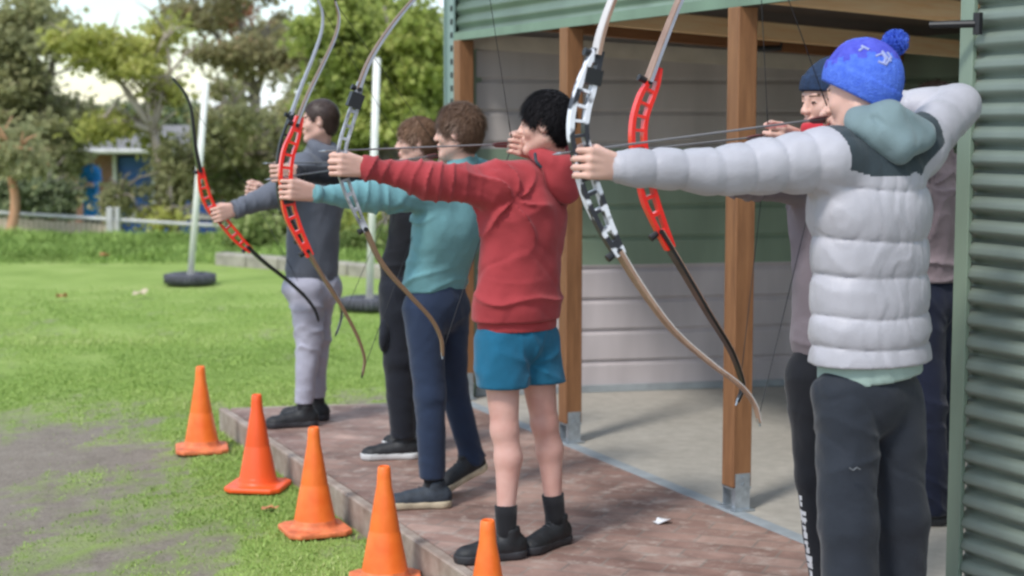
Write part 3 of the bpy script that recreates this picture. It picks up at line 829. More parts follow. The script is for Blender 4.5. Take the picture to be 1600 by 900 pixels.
def add_top(o, S, I, name, m, ez=.018, hem=None, seed=1, arm=(.022, .020, .020), amp=.006, rib=True, bag=0, h=.007, hemR=.155, hemflat=.68, cuffs=True, m_mid=None, collar=.068, mats=None, midx=None):
    sc, b_ = I['sc'], I['b']; s, f = I['s'], I['f']
    v = vol_for([S[k] for k in ('shL', 'shR', 'elL', 'elR', 'wrL', 'wrR')] + [I['pel'] - Z_ * .2], .19, h)
    chest, pel = I['chest'], I['pel']
    hc = np.array([pel[0], pel[1], hem])
    v.ell(chest, s, f, Z_, ((.152 + ez) * sc * b_, (.10 + ez) * sc * b_, (.18 + ez) * sc), .03)
    v.cap(chest, hc + Z_ * .06, (.142 + ez) * sc * b_, hemR * sc * b_, .04, flat=(f, hemflat))
    v.cap(hc + Z_ * .06, hc - Z_ * .08, hemR * sc * b_, (hemR - .012) * sc * b_, .02, flat=(f, hemflat))
    v.cap(S['shL'], S['shR'], (.050 + ez) * sc, (.050 + ez) * sc, .04)
    if collar: v.cap(S['neck'] - Z_ * .02, S['neck'] + (S['head'] - S['neck']) * .16, collar * sc, (collar - .01) * sc, .03)
    for q in 'LR':
        sh, el, wr = S['sh' + q], S['el' + q], S['wr' + q]
        wr2 = lin(el, wr, .90)
        v.cap(sh, el, (.050 + arm[0]) * sc, (.040 + arm[1]) * sc, .05)
        if bag: v.cap(lin(sh, el, .1) - Z_ * bag, lin(sh, el, .8) - Z_ * bag * .6, .055 * sc, .045 * sc, .04)
        v.cap(el, wr2, (.040 + arm[1]) * sc, (.030 + arm[2]) * sc, .03)
    v.disp(fold_fn(seed, amp * .8, stretch=S.get('fold', (1, 1, .7)))); v.disp(drape(S, I, seed, amp * 1.3, hem))
    v.cut(hc, -Z_)
    if rib:
        pass
    ob_ = v.obj(name, mats or m, o, tuple(I['loc'] + Z_), 1, midx)
    if rib:
        v = vol_for([hc - .2, hc + .2], .08, h)
        v.cap(hc + Z_ * .05, hc - Z_ * .1, (hemR - .010) * sc * b_, (hemR - .014) * sc * b_, .01, flat=(f, hemflat))
        v.disp(fold_fn(seed + 3, amp * .5)); v.cut(hc - Z_ * .035, -Z_); v.cut(hc + Z_ * .02, Z_)
        v.obj('hem_band', m, ob_, tuple(hc), 1)
    if cuffs:
        for q in 'LR':
            el, wr = S['el' + q], S['wr' + q]; d = unit(wr - el); a = lin(el, wr, .86)
            mb = MB(); r0_ = (.030 + arm[2]) * sc
            rr = [r0_ * .96, r0_ * 1.0, r0_ * .93, r0_ * .88, r0_ * .80]; L_ = np.linalg.norm(wr - el)
            pts = [a, a + d * .02, a + d * .04, wr - d * .004, wr + d * .010]
            mb.tube(pts, rr, 18); mb.build('cuff', m, ob_, tuple(a), True)
    return ob_
def add_hood(par, S, I, m, w=.095, seed=4, drop=.09, r=.034, h=.006, lining=None):
    s, f = I['s'], I['f']; n = S['neck']
    v = Vol(n - .24, n + .22, h)
    pts = []
    for k in range(9):
        a = math.pi * (k / 8); pts.append(n + s * math.cos(a) * w - f * (math.sin(a) * (w + .015)) - Z_ * (math.sin(a) * .045 - .02))
    for k in range(8): v.cap(pts[k], pts[k + 1], r, r, .02)
    v.ell(n - f * (w - .01) - Z_ * drop, s, f, Z_, (w + .01, r + .012, drop), .04)
    v.ell(n - f * (w + .0) - Z_ * (drop + .02), s, f, Z_, (w - .02, r, drop), .04)
    v.disp(fold_fn(seed, .008)); return v.obj('hood', m, par, tuple(n), 1)
def add_trousers(o, S, I, m, name='trousers', midx=None, waist=None, cuff=None, e=.012, taper=(.052, .045), seed=2, amp=.006, h=.007, shorts=None, knee_e=None):
    sc, b_ = I['sc'], I['b']; s, f = I['s'], I['f']
    v = vol_for([S[k] for k in ('hipL', 'hipR', 'knL', 'knR', 'anL', 'anR')] + [I['pel'] + Z_ * .1], .17, h)
    v.ell(I['pel'] - Z_ * .02, s, f, Z_, ((.138 + e) * sc * b_, (.098 + e) * sc * b_, .125 * sc), .03)
    v.cap(I['pel'], I['pel'] + Z_ * .12, (.135 + e) * sc * b_, (.13 + e) * sc * b_, .02, flat=(f, .7))
    for q in 'LR':
        hp, kn, an = S['hip' + q], S['kn' + q], S['an' + q]
        if shorts:
            v.cap(hp + s * (0), hp + (kn - hp) * 1.0, (.084 + e) * sc * b_, (.094 + e) * sc, .018)
        else:
            v.cap(hp, kn, (.080 + e) * sc * b_, (taper[0] + e) * sc, .02)
            v.cap(kn, an, (taper[0] + e) * sc, (taper[1] + e) * sc, .02)
    v.disp(fold_fn(seed, amp * .7, stretch=(1, 1, 1.2))); v.disp(leg_drape(S, I, seed, amp * 1.5))
    v.cut((0, 0, waist), Z_)
    if shorts: v.cut((0, 0, shorts), -Z_)
    else:
        zc = cuff if cuff is not None else min(S['anL'][2], S['anR'][2]) + .03
        v.cut((0, 0, zc), -Z_)
    return v.obj(name, m, o, tuple(I['pel']), 1, midx)
def add_socks(o, S, m, top=.10, r=.038):
    for q in 'LR':
        an, kn = S['an' + q], S['kn' + q]; d = unit(kn - an); mb = MB()
        mb.tube([an - Z_ * .03, an + d * .02, an + d * top * .6, an + d * top], [r, r - .001, r + .001, r + .003], 16); mb.build('sock', m, o, tuple(an), True)

# ------------------------------------------------------------------ bows
def bow(label, gpt, n, riser_px, up_px, low_px, mats, hand=None, nock=None, rw=.024, limb_w=.020, limb_t=.0075, holes=True, extra=None, arrow=True, group='recurve bows drawn by the row of archers', tw=.012, rest=.045, arrow_col=None, vane=None, arrow_label=None, string=True):
    """px paths traced at the real distance gpt of the grip, in the upright plane with normal n"""
    n = unit(n); root = empty('recurve_bow', tuple(gpt)); tag(root, label, 'bow', group)
    tr_ = lambda L: [PL(x, y, gpt, n) for x, y in L]
    Rp = smooth_path(tr_(riser_px), 6); N_ = len(Rp)
    mb = MB()
    ends = np.array([min(1, .45 + 2.6 * min(i, N_ - 1 - i) / N_) for i in range(N_)])
    gi = int(np.argmin([np.linalg.norm(p - gpt) for p in Rp]))
    if holes:
        mb.strip(Rp, rw * .24, tw, n, off=list(rw * ends * .78)); mb.strip(Rp, rw * .24, tw, n, off=list(-rw * ends * .78))
        for i in range(0, N_):
            near = abs(i - gi) <= 3 or i < 4 or i > N_ - 5
            if near and i < N_ - 1:
                mb.strip(Rp[i:i + 2], rw * ends[i] * .8, tw * .92, n)
            elif i % 4 == 0 and i < N_ - 1:
                a_, b2 = Rp[i], Rp[i + 1]; mb.strip([a_, lin(a_, b2, .8)], rw * ends[i] * .8, tw * .9, n)
    else:
        mb.strip(Rp, list(rw * ends), tw, n)
    mb.build('riser', mats[0], root, tuple(gpt))
    gb = MB(); sg = Rp[max(0, gi - 3):gi + 5]
    gb.strip(sg, rw * .80, tw * 1.5, n); gb.build('grip', M['black'], root, tuple(gpt))
    tips = []
    for nm, L, e_px in (('upper', up_px, riser_px[0]), ('lower', low_px, riser_px[-1])):
        Lp = smooth_path(tr_(L), 6); k = len(Lp); w = [lin(limb_w, limb_w * .38, (i / (k - 1)) ** 1.2) for i in range(k)]; th = [lin(limb_t, limb_t * .55, i / (k - 1)) for i in range(k)]
        q = MB(); q.strip(Lp, [t_ * .5 for t_ in th], w, n); 
        lo_ = q.build('limb', (mats[1][0] if nm == 'upper' else mats[1][1]) if isinstance(mats[1], tuple) else mats[1], root, tuple(Lp[0]))
        q = MB(); q.strip(Lp, [t_ * .22 for t_ in th], [x * .96 for x in w], n, off=[-.5 * t_ - .0012 for t_ in th]); q.build('limb_facing', mats[2], lo_, tuple(Lp[0]))
        t_end = Lp[-1]; d_ = unit(Lp[-1] - Lp[-2]); q = MB(); q.tube([t_end - d_ * .012, t_end + d_ * .012], [.005, .003], 8); q.build('limb_tip', mats[3] if len(mats) > 3 else M['black'], lo_, tuple(t_end))
        tips.append(t_end - d_ * .01)
        b0 = Lp[0]; q = MB(); d0 = unit(Lp[1] - Lp[0]); nn = unit(np.cross(d0, n))
        sgn = -1 if np.dot(nn, -V_) < 0 else 1
        q.tube([b0 + nn * sgn * .006, b0 + nn * sgn * (rw + .010)], [.009, .011], 10); q.tube([b0 - n * .018, b0 + n * .018], .008, 8); q.build('limb_bolt', M['black'], root, tuple(b0))
    if string:
        q = MB(); mid = nock if nock is not None else None
        P_ = [tips[0], mid, tips[1]] if mid is not None else [tips[0], tips[1]]
        q.tube(P_, .0014, 6); q.build('bowstring', m_string, root, tuple(P_[0]))
        # twisted loops and centre serving
        if mid is not None:
            q = MB(); q.tube([lin(mid, tips[0], .12), mid, lin(mid, tips[1], .12)], .0021, 6); q.build('serving', m_string, root, tuple(mid))
    if extra: extra(root, tr_, n)
    if arrow and nock is not None:
        ar = empty('arrow', tuple(nock)); tag(ar, arrow_label, 'arrow', 'arrows nocked on the drawn bows')
        rp = gpt + (Rp[max(0, gi - 4)] - gpt) * 1.0; rp = rp - n * .0 + (-V_) * .06
        d_ = unit(rp - nock); L_ = np.linalg.norm(rp - nock)
        q = MB(); q.tube([nock + d_ * .01, rp], .0032, 8); q.build('shaft', arrow_col or m_shaft, ar, tuple(nock))
        q = MB(); q.lathe(tuple(rp), [(.0034, 0), (.0042, .006), (.0008, .028)], 10, axis=d_); q.build('point', M['galv'], ar, tuple(rp))
        q = MB(); q.tube([nock, nock + d_ * .014], .0038, 8); q.build('nock', vane or m_vane, ar, tuple(nock))
        for k in range(3):
            a_ = 2.1 * k + .5; e1 = unit(np.cross(d_, Z_)); e2 = np.cross(e1, d_); o_ = e1 * math.cos(a_) + e2 * math.sin(a_); w_ = np.cross(o_, d_) * .0005
            b0 = nock + d_ * .025; b1 = nock + d_ * .095
            V = []
            for z_ in (-1, 1): V += [b0 + w_ * z_ + o_ * .003, b1 + w_ * z_ + o_ * .003, b1 - d_ * .02 + w_ * z_ + o_ * .011, b0 + w_ * z_ + o_ * .015]
            q = MB(); q.add(V, [(0, 1, 2, 3), (7, 6, 5, 4), (0, 4, 5, 1), (1, 5, 6, 2), (2, 6, 7, 3), (3, 7, 4, 0)]); q.build('vane', vane or m_vane, ar, tuple(b0))
    return root
m_string = mat('bowstring', (.02, .02, .022), rough=.6); m_shaft = mat('carbon_shaft', (.20, .19, .19), rough=.4); m_vane = mat('arrow_vane', (.16, .05, .05), rough=.5)
m_red = mat('red_riser_paint', (.80, .018, .012), rough=.28, coat=.4, c2=(.90, .035, .02), scale=30)
m_limb_maple = mat('maple_limb', (.25, .14, .095), rough=.4, c2=(.40, .26, .19), scale=30, stretch=(1, 1, .3))
m_limb_face = mat('pale_limb_face', (.62, .58, .56), rough=.35); m_limb_black = mat('black_limb', (.014, .013, .012), rough=.32, coat=.3)
m_limb_brown = mat('brown_limb_face', (.20, .12, .07), rough=.4); m_limb_grey = mat('grey_limb', (.34, .35, .40), rough=.35)
m_camo = mat('white_camouflage_riser', (.03, .03, .04), c2=(.80, .81, .86), rough=.35, scale=16, detail=2)
for e_, p_ in zip(m_camo.node_tree.nodes['Color Ramp'].color_ramp.elements, (.47, .52)): e_.position = p_
m_silver = mat('silver_riser', (.12, .12, .14), c2=(.55, .56, .60), rough=.35, scale=26, detail=2)

MC = dict(
 p1=cloth('charcoal_hoodie', (.12, .13, .16)), p1l=cloth('pale_grey_sweatpants', (.40, .39, .47)),
 p2=cloth('black_jumper', (.012, .013, .018)), p2l=cloth('black_cargo', (.012, .014, .022)),
 p3=cloth('teal_sweatshirt', (.155, .34, .37)), p3l=cloth('navy_trousers', (.022, .036, .075)),
 p4=cloth('dusty_red_hoodie', (.37, .045, .052), bump=.5), p4l=cloth('petrol_blue_shorts', (.012, .125, .225)),
 p5=cloth('pale_puffer', (.44, .43, .47), rough=.42, bump=.35, bscale=12), yoke=cloth('slate_yoke', (.035, .05, .06), rough=.6), hood=cloth('grey_teal_fleece', (.17, .235, .25)),
 p5l=cloth('charcoal_trousers', (.022, .027, .038), rough=.75), tee=cloth('pale_green_tee', (.32, .42, .38)),
 p6=cloth('mauve_grey_jumper', (.20, .165, .185)), p6l=cloth('black_trackpants', (.012, .013, .018)),
 p7=cloth('mauve_pullover', (.25, .20, .225)), p7l=cloth('navy_work_trousers', (.010, .014, .034)),
 blacksock=cloth('black_sock', (.012, .012, .015)), shoe=mat('black_shoe', (.012, .013, .016), rough=.6, bump=.2, bscale=80, var=.4, scale=25),
 sole_b=mat('dark_sole', (.03, .03, .035), rough=.6), sole_w=mat('white_sole', (.62, .62, .62), rough=.6), sole_t=mat('tan_sole', (.50, .42, .30), rough=.7, var=.2, scale=30), shoe_n=mat('navy_shoe', (.03, .04, .055), rough=.7, var=.3, scale=30, bump=.3, bscale=90),
 lace=mat('shoe_laces', (.05, .05, .055)), h_brown=mat('brown_hair', (.12, .065, .038), rough=.55, c2=(.165, .092, .055), scale=25), h_dark=mat('dark_brown_hair', (.035, .018, .013), rough=.5, c2=(.05, .028, .02), scale=25),
 h_light=mat('light_brown_hair', (.17, .09, .05), rough=.6, c2=(.23, .125, .07), scale=25), h_black=mat('black_hair', (.008, .007, .008), rough=.75, c2=(.018, .016, .018), scale=60, spec=.15),
)
SH = -V_                                              # shooting direction
UPc = unit((.0, 0, 1))
# ---- archer 1: far end, charcoal hoodie
BN = unit((.404, -.915, 0))                           # normal of the bow planes
S = dict(label='farthest archer, boy in charcoal hoodie and pale grey sweatpants lowering a red bow', group=None,
    head=J(499, 190, 8.78), fwd=(-1, -.05, -.03), neck=J(500, 232, 8.82), hs=.98,
    shL=J(474, 262, 8.66), shR=J(513, 252, 8.90), elL=J(425, 306, 8.52), wrL=J(366, 328, 8.42), gL=J(344, 334, 8.38),
    elR=J(462, 318, 9.08), wrR=J(415, 302, 8.85), gR=J(397, 298, 8.80),
    hipL=J(478, 452, 8.72), hipR=J(497, 452, 8.86), knL=JZ(483, .60, 8.72), knR=JZ(495, .60, 8.86), anL=JZ(474, .21, 8.70), anR=JZ(493, .20, 8.90),
    toeL=(-1, -.25, 0), toeR=(-.9, .25, 0), front=(-.75, .66, 0), hvL=dict(up=(-.1, 0, 1), back=(.1, -1, 0)), hvR=dict(up=(.3, 0, 1), back=(0, -1, .2)), fold=(1, 1, .6))
o, I = build_person(S); P1 = S
t_ = add_top(o, S, I, 'hoodie', MC['p1'], ez=.018, hem=J(490, 438, 8.8)[2], seed=21, amp=.008, hemR=.150, hemflat=.78)
add_hood(t_, S, I, MC['p1'], w=.075, drop=.06, r=.028, seed=3)
add_trousers(o, S, I, MC['p1l'], 'sweatpants', waist=J(490, 430, 8.8)[2], cuff=.245, e=.014, taper=(.056, .036), seed=5, amp=.008)
add_socks(o, S, MC['blacksock'], .09); 
for q in 'LR': add_shoe(o, S['an' + q], S['toe' + q], (MC['shoe'], MC['sole_b'], MC['lace']))
add_hair(o, S['head'], S['fwd'], Z_, .98, MC['h_dark'], 31, thick=.007, n=2600, length=.014, lift=.2, mess=.5)
# ---- archer 2: black clothes
S = dict(label='archer in black jumper and black cargo trousers with light brown hair',
    head=J(651, 222, 7.96), fwd=(-.98, -.18, -.04), neck=J(662, 262, 7.98), hs=1.0,
    shL=J(628, 288, 7.86), shR=J(692, 286, 8.02), elL=J(540, 276, 7.70), wrL=J(462, 270, 7.56), gL=J(438, 271, 7.52),
    elR=J(735, 280, 8.15), wrR=J(672, 262, 8.05), gR=J(650, 254, 8.0),
    hipL=J(622, 458, 7.90), hipR=J(652, 458, 8.02), knL=JZ(622, .60, 7.86), knR=JZ(655, .60, 8.02), anL=JZ(630, .21, 7.86), anR=JZ(660, .20, 8.12),
    toeL=(-1, -.12, 0), toeR=(-.95, .2, 0), hvL=dict(up=(-.1, 0, 1), back=(.3, -1, 0)), hvR=dict(up=(.2, 0, 1), back=(0, -1, .2)))
o, I = build_person(S); P2 = S
add_top(o, S, I, 'jumper', MC['p2'], ez=.012, hem=J(625, 440, 7.9)[2], seed=22, amp=.005, hemR=.145, arm=(.012, .012, .008))
add_trousers(o, S, I, MC['p2l'], 'cargo_trousers', waist=J(625, 430, 7.9)[2], cuff=.22, e=.014, taper=(.058, .045), seed=6)
c_ = JZ(601, .72, 7.84); pk = Vol(c_ - .13, c_ + .13, .006); pk.ell(c_, (1, 0, 0), (0, 1, 0), Z_, (.030, .065, .085), .01); pk.disp(fold_fn(6, .006)); pk.obj('cargo_pocket', MC['p2l'], o, tuple(c_))
for q in 'LR': add_shoe(o, S['an' + q], S['toe' + q], (MC['shoe'], MC['sole_w'], MC['lace']))
add_hair(o, S['head'], S['fwd'], Z_, 1.0, MC['h_light'], 32, thick=.009, n=5200, length=.032, lift=.12, mess=.35, line=(.083, .06))
# ---- archer 3: teal
S = dict(label='boy in teal sweatshirt and navy trousers with tousled brown hair, holding a red bow',
    head=J(716, 207, 6.95), fwd=(-.97, .2, -.05), neck=J(722, 256, 6.97), hs=1.0,
    shL=J(672, 306, 6.84), shR=J(730, 300, 7.00), elL=J(578, 308, 6.66), wrL=J(487, 302, 6.50), gL=J(454, 298, 6.45),
    elR=J(790, 285, 7.20), wrR=J(730, 252, 7.06), gR=J(702, 244, 7.02),
    hipL=J(662, 482, 6.88), hipR=J(702, 482, 7.00), knL=JZ(672, .60, 6.84), knR=JZ(708, .60, 7.08), anL=JZ(676, .21, 6.84), anR=JZ(738, .27, 7.12),
    toeL=(-1, -.1, 0), toeR=(-.85, -.45, 0), hvL=dict(up=(-.1, 0, 1), back=(.2, -1, 0)), hvR=dict(up=(.2, 0, 1), back=(0, -1, .2)))
o, I = build_person(S); P3 = S
add_top(o, S, I, 'sweatshirt', MC['p3'], ez=.016, hem=J(680, 455, 6.93)[2], seed=23, amp=.009, hemR=.150, arm=(.020, .018, .006))
add_trousers(o, S, I, MC['p3l'], waist=J(680, 445, 6.93)[2], cuff=.245, e=.008, taper=(.056, .046), seed=7)
add_socks(o, S, MC['blacksock'], .08)
add_shoe(o, S['anL'], S['toeL'], (MC['shoe_n'], MC['sole_t'], MC['lace'])); add_shoe(o, S['anR'], S['toeR'], (MC['shoe'], MC['sole_t'], MC['lace']), pitch=R(22))
add_hair(o, S['head'], S['fwd'], Z_, 1.0, MC['h_brown'], 33, thick=.009, n=7500, length=.034, lift=.10, mess=.28, top=.006, line=(.083, .062))
# ---- archer 4: red hoodie
S = dict(label='boy with black hair in dusty red hoodie and blue shorts with bare legs',
    head=J(852, 195, 6.14), fwd=(-.98, .16, -.04), neck=J(862, 246, 6.18), hs=.99, bare=True,
    shL=J(776, 290, 6.05), shR=J(864, 284, 6.24), elL=J(672, 281, 5.92), wrL=J(566, 262, 5.82), gL=J(534, 259, 5.79),
    elR=J(888, 278, 6.50), wrR=J(838, 238, 6.30), gR=J(812, 228, 6.24),
    hipL=J(781, 532, 6.08), hipR=J(833, 532, 6.18), knL=JZ(789, .60, 6.06), knR=JZ(851, .60, 6.20), anL=JZ(791, .22, 6.02), anR=JZ(868, .22, 6.22),
    toeL=(-.93, -.35, 0), toeR=(-.62, -.78, 0), hvL=dict(up=(-.1, 0, 1), back=(.25, -1, 0)), hvR=dict(up=(.2, 0, 1), back=(0, -1, .2)))
o, I = build_person(S, .005); P4 = S
t_ = add_top(o, S, I, 'hoodie', MC['p4'], ez=.022, hem=J(810, 500, 6.12)[2], seed=24, amp=.010, hemR=.180, hemflat=.70, arm=(.028, .020, .012), bag=.02, h=.006)
hd = add_hood(t_, S, I, MC['p4'], w=.078, drop=.075, r=.030, seed=8)
dc = MB(); dc.tube(smooth_path([J(836, 240, 6.03), J(838, 252, 6.00), J(846, 262, 6.0)], 4), .006, 8); dc.build('drawcord', MC['shoe_n'], hd, tuple(J(840, 250, 6.02)))
add_trousers(o, S, I, MC['p4l'], 'shorts', waist=J(810, 490, 6.12)[2], shorts=J(805, 601, 6.12)[2], e=.012, seed=9, amp=.006)
add_socks(o, S, MC['blacksock'], .10, r=.040)
for q in 'LR': add_shoe(o, S['an' + q], S['toe' + q], (MC['shoe'], MC['sole_b'], MC['lace']))
add_hair(o, S['head'], S['fwd'], Z_, .99, MC['h_black'], 34, thick=.010, n=7500, length=.030, lift=.09, mess=.25, top=.008)
# ---- archer 5: white puffer
def pompom(par, c, r, m, seed, n=1400):
    v = Vol(c - r - .02, c + r + .02, .005); v.ell(c, (1, 0, 0), (0, 1, 0), (0, 0, 1), (r, r, r), .01); v.disp(lambda Q: nz(Q, 90, seed, 2) * .004)
    W, Fq = v.mesh(0); rr = np.random.RandomState(seed); k = rr.randint(0, len(W), n); B = W[k]; N = unit_rows(B - c + rr.normal(size=(n, 3)) * r * .35)
    Sx = unit_rows(np.cross(N, rr.normal(size=(n, 3)))); w = .0016; p2 = B + N * .009
    V = np.concatenate([W, B - Sx * w, B + Sx * w, p2 + Sx * w * .5, p2 - Sx * w * .5]); a = np.arange(n) + len(W)
    return mesh_obj('pompom', V, np.concatenate([Fq, np.stack([a, a + n, a + 2 * n, a + 3 * n], 1)]), m, par, tuple(c), True)
def unit_rows(A): return A / (np.linalg.norm(A, axis=1)[:, None] + 1e-9)
def add_beanie(o, S, I, mats, thick=.02, tall=.02, line=(.085, .045), slope=(.35, -.94), seed=3, brim=.06, midx=None, h=.005):
    P, Sd, Fw, Up = I['P'], I['Sd'], I['Fw'], I['Up']; c = S['head']; s = S.get('hs', 1)
    v = Vol(c - .19, c + .22, h)
    v.ell(P(0, -.018, .030 + tall / 2), Sd, Fw, Up, (.074 * s + thick, .093 * s + thick, .086 * s + thick + tall / 2), .01)
    n = unit(Fw * slope[0] + Up * slope[1]); p0 = P(0, line[0], line[1])
    def rib(Q):
        d = (Q - p0) @ (-n); L = np.stack([(Q - c) @ Sd, (Q - c) @ Fw], 1); a = np.arctan2(L[:, 0], L[:, 1] + .018)
        e = np.where(d < brim, .005, 0); return e + .0012 * np.sin(a * 46) + nz(Q, 22, seed, 2) * .003
    v.disp(rib); v.cut(p0, n)
    return v.obj('beanie', mats, o, tuple(c), 1, midx), n, p0
hat_up = unit((.40, -.05, .92))
S = dict(label='nearest archer, boy in pale grey puffer jacket and bright blue pompom beanie',
    head=J(1343, 150, 4.68), fwd=unit((-.80, .52, -.22)), up=hat_up, neck=J(1375, 205, 4.70), hs=1.0, no_ear=True,
    shL=J(1296, 250, 4.58), shR=J(1424, 236, 4.76), elL=J(1112, 268, 4.46), wrL=J(960, 261, 4.38), gL=J(921, 257, 4.35),
    elR=J(1498, 166, 4.92), wrR=J(1365, 168, 4.98), gR=J(1312, 188, 4.90),
    hipL=J(1322, 618, 4.60), hipR=J(1392, 618, 4.70), knL=JZ(1325, .60, 4.56), knR=JZ(1403, .60, 4.70), anL=JZ(1330, .21, 4.55), anR=JZ(1405, .21, 4.72),
    toeL=(-.93, .3, 0), toeR=(-.7, .7, 0), hvL=dict(up=(-.05, 0, 1), back=(.15, -1, 0), s=1.02), hvR=dict(up=(0, .3, 1), back=(0, -1, .2)))
o, I = build_person(S, .0045); P5 = S
# jacket
s, f = I['s'], I['f']; chest, pel = I['chest'], I['pel']; hemz = J(1355, 566, 4.65)[2]
v = vol_for([S[k] for k in ('shL', 'shR', 'elL', 'elR', 'wrL', 'wrR')] + [pel - Z_ * .1], .20, .0052)
hc = np.array([*JZ(1360, hemz, 4.66)])
v.ell(chest - Z_ * .02, s, f, Z_, (.190, .135, .20), .03); v.cap(chest - Z_ * .05, hc + Z_ * .02, .188, .195, .04, flat=(f, .70)); v.cap(S['shL'], S['shR'], .085, .085, .05)
z_seam = [J(1355, y_, 4.5)[2] for y_ in (298, 380, 437, 503, 552)]
zs_ = np.array([hemz - .1] + z_seam[::-1] + [z_seam[0] + .13, z_seam[0] + .26])
def tq(Q):
    z = Q[:, 2] + nz(Q, 9, 77, 2) * .008 - .03 * ((Q @ s - chest @ s) / .18) ** 2 * .5
    k = np.clip(np.searchsorted(zs_, z) - 1, 0, len(zs_) - 2); t = np.clip((z - zs_[k]) / (zs_[k + 1] - zs_[k]), 0, 1)
    lat = (Q - chest) @ s; n_ = nz(Q, 14, 78, 2); sn = np.maximum(0, np.sin(math.pi * t))
    return .018 * (sn ** .33 - .75) - ridge(lat * 46 + 3.2 * n_, 2) * .0045 * (1 - sn * .75) + ridge(lat * 17 + z * 9 + 3 * n_, 2) * .004 * sn
v.disp(tq, .05)
sh, el, wr = S['shL'], S['elL'], S['wrL']
v.cap(sh, el, .092, .066, .03, quilt=(.092, .009, .02)); v.cap(el, lin(el, wr, .93), .066, .050, .015, quilt=(.088, .009, .0))
sh, el, wr = S['shR'], S['elR'], S['wrR']
v.cap(sh, el, .088, .064, .04, quilt=(.095, .007, .0)); v.cap(el, lin(el, wr, .9), .064, .048, .015, quilt=(.09, .007, .03))
v.cap(S['neck'] - Z_ * .03, S['neck'] + Z_ * .03, .085, .07, .03)
v.disp(lambda Q: nz(Q * np.array([1, 1, .35], np.float32), 30, 41, 2) * .0026 + nz(Q * np.array([.35, 1, 1], np.float32), 80, 42, 2) * .0014 * (np.abs((Q - chest) @ s) > .19) + nz(Q * np.array([1, 1, .3], np.float32), 100, 43, 2) * .0010)
v.cut(hc - Z_ * .0, -Z_)
ylo = J(1355, 276, 4.52)[2]
def yoke(C):
    d = (C - chest) @ s; back = (C - chest) @ -f
    lo = ylo + .7 * np.maximum(0, d - .08) + .25 * np.maximum(0, -.10 - d) + .012 * np.maximum(0, 1 - np.abs(d - .05) / .03)
    return ((C[:, 2] > lo) & (d > -.178) & (d < .21) & (back > -.02)).astype(int)
jk = v.obj('puffer_jacket', [MC['p5'], MC['yoke']], o, tuple(chest), 1, yoke)
mb = MB(); el, wr = S['elL'], S['wrL']; d = unit(wr - el); a = lin(el, wr, .90); mb.tube([a, a + d * .02, wr, wr + d * .012], [.044, .043, .038, .036], 20); mb.build('cuff', MC['p5'], jk, tuple(a), True)
# hood lying on the back
v = Vol(S['neck'] - .25, S['neck'] + .2, .006)
pt = lambda x, y, Yd: J(x, y, Yd)
c1, c2, c3 = pt(1338, 190, 4.60), pt(1388, 180, 4.60), pt(1440, 204, 4.68)
v.cap(c1, c2, .034, .042, .03); v.cap(c2, c3, .042, .034, .03); v.cap(pt(1345, 200, 4.58), pt(1405, 232, 4.555), .030, .036, .03); v.cap(pt(1440, 215, 4.64), pt(1405, 236, 4.56), .034, .034, .03)
v.ell(pt(1395, 208, 4.59), s, f, Z_, (.085, .045, .065), .03); v.cap(pt(1366, 182, 4.545), pt(1400, 208, 4.50), .012, .014, .008, sub=True)
v.disp(fold_fn(12, .007)); v.obj('hood', MC['hood'], jk, tuple(c2), 1)
# tee, trousers
v = vol_for([hc - .2, hc + .2], .06, .007); v.cap(hc + Z_ * .05, hc - Z_ * .12, .166, .170, .01, flat=(f, .76)); v.disp(fold_fn(14, .004)); v.cut(hc - Z_ * .040, -Z_ + s * .10); v.cut(hc + Z_ * .012, Z_); v.obj('tee_shirt', MC['tee'], o, tuple(hc), 1)
S['bulkb'] = 1
tr_o = add_trousers(o, S, I, MC['p5l'], waist=hemz + .05, cuff=.16, e=.012, taper=(.070, .066), seed=15, amp=.008, h=.0065)
lg = MB(); c_ = J(1335, 733, 4.455)
lg.tube([c_ + np.array([-.014, -.002, .004]), c_ + np.array([-.004, -.003, -.003]), c_ + np.array([.006, -.003, .005]), c_ + np.array([.016, -.002, -.001])], .0022, 6)
lg.build('thigh_mark', mat('grey_mark', (.13, .14, .155)), tr_o, tuple(c_))
for q in 'LR': add_shoe(o, S['an' + q], S['toe' + q], (MC['shoe'], MC['sole_b'], MC['lace']))
m_b1 = mat('bright_blue_knit', (.055, .13, .62), rough=.9, var=.2, scale=60, bump=.5, bscale=180, c2=(.09, .19, .72)); m_b2 = mat('royal_blue_knit', (.045, .05, .45), c2=(.09, .11, .60), rough=.9, scale=45, bump=.5, bscale=180)
I5 = I
def hatmi(C):
    n = unit(I5['Fw'] * .05 + I5['Up'] * -.99); d = (C - I5['P'](0, .085, .03)) @ (-n)
    a = np.arctan2((C - S['head']) @ I5['Sd'], (C - S['head']) @ I5['Fw']); zig = .008 * np.sign(np.sin(a * 14))
    return ((d + zig > .062) & (d < .125)).astype(int)
bn, nn, pp = add_beanie(o, S, I, [m_b1, m_b2], thick=.021, tall=.026, line=(.088, .058), slope=(.60, -.80), brim=.060, midx=hatmi)
pompom(bn, J(1399, 67, 4.70), .031, m_b1, 5)
m_em = mat('pale_grey_wool', (.33, .37, .62), rough=.9)
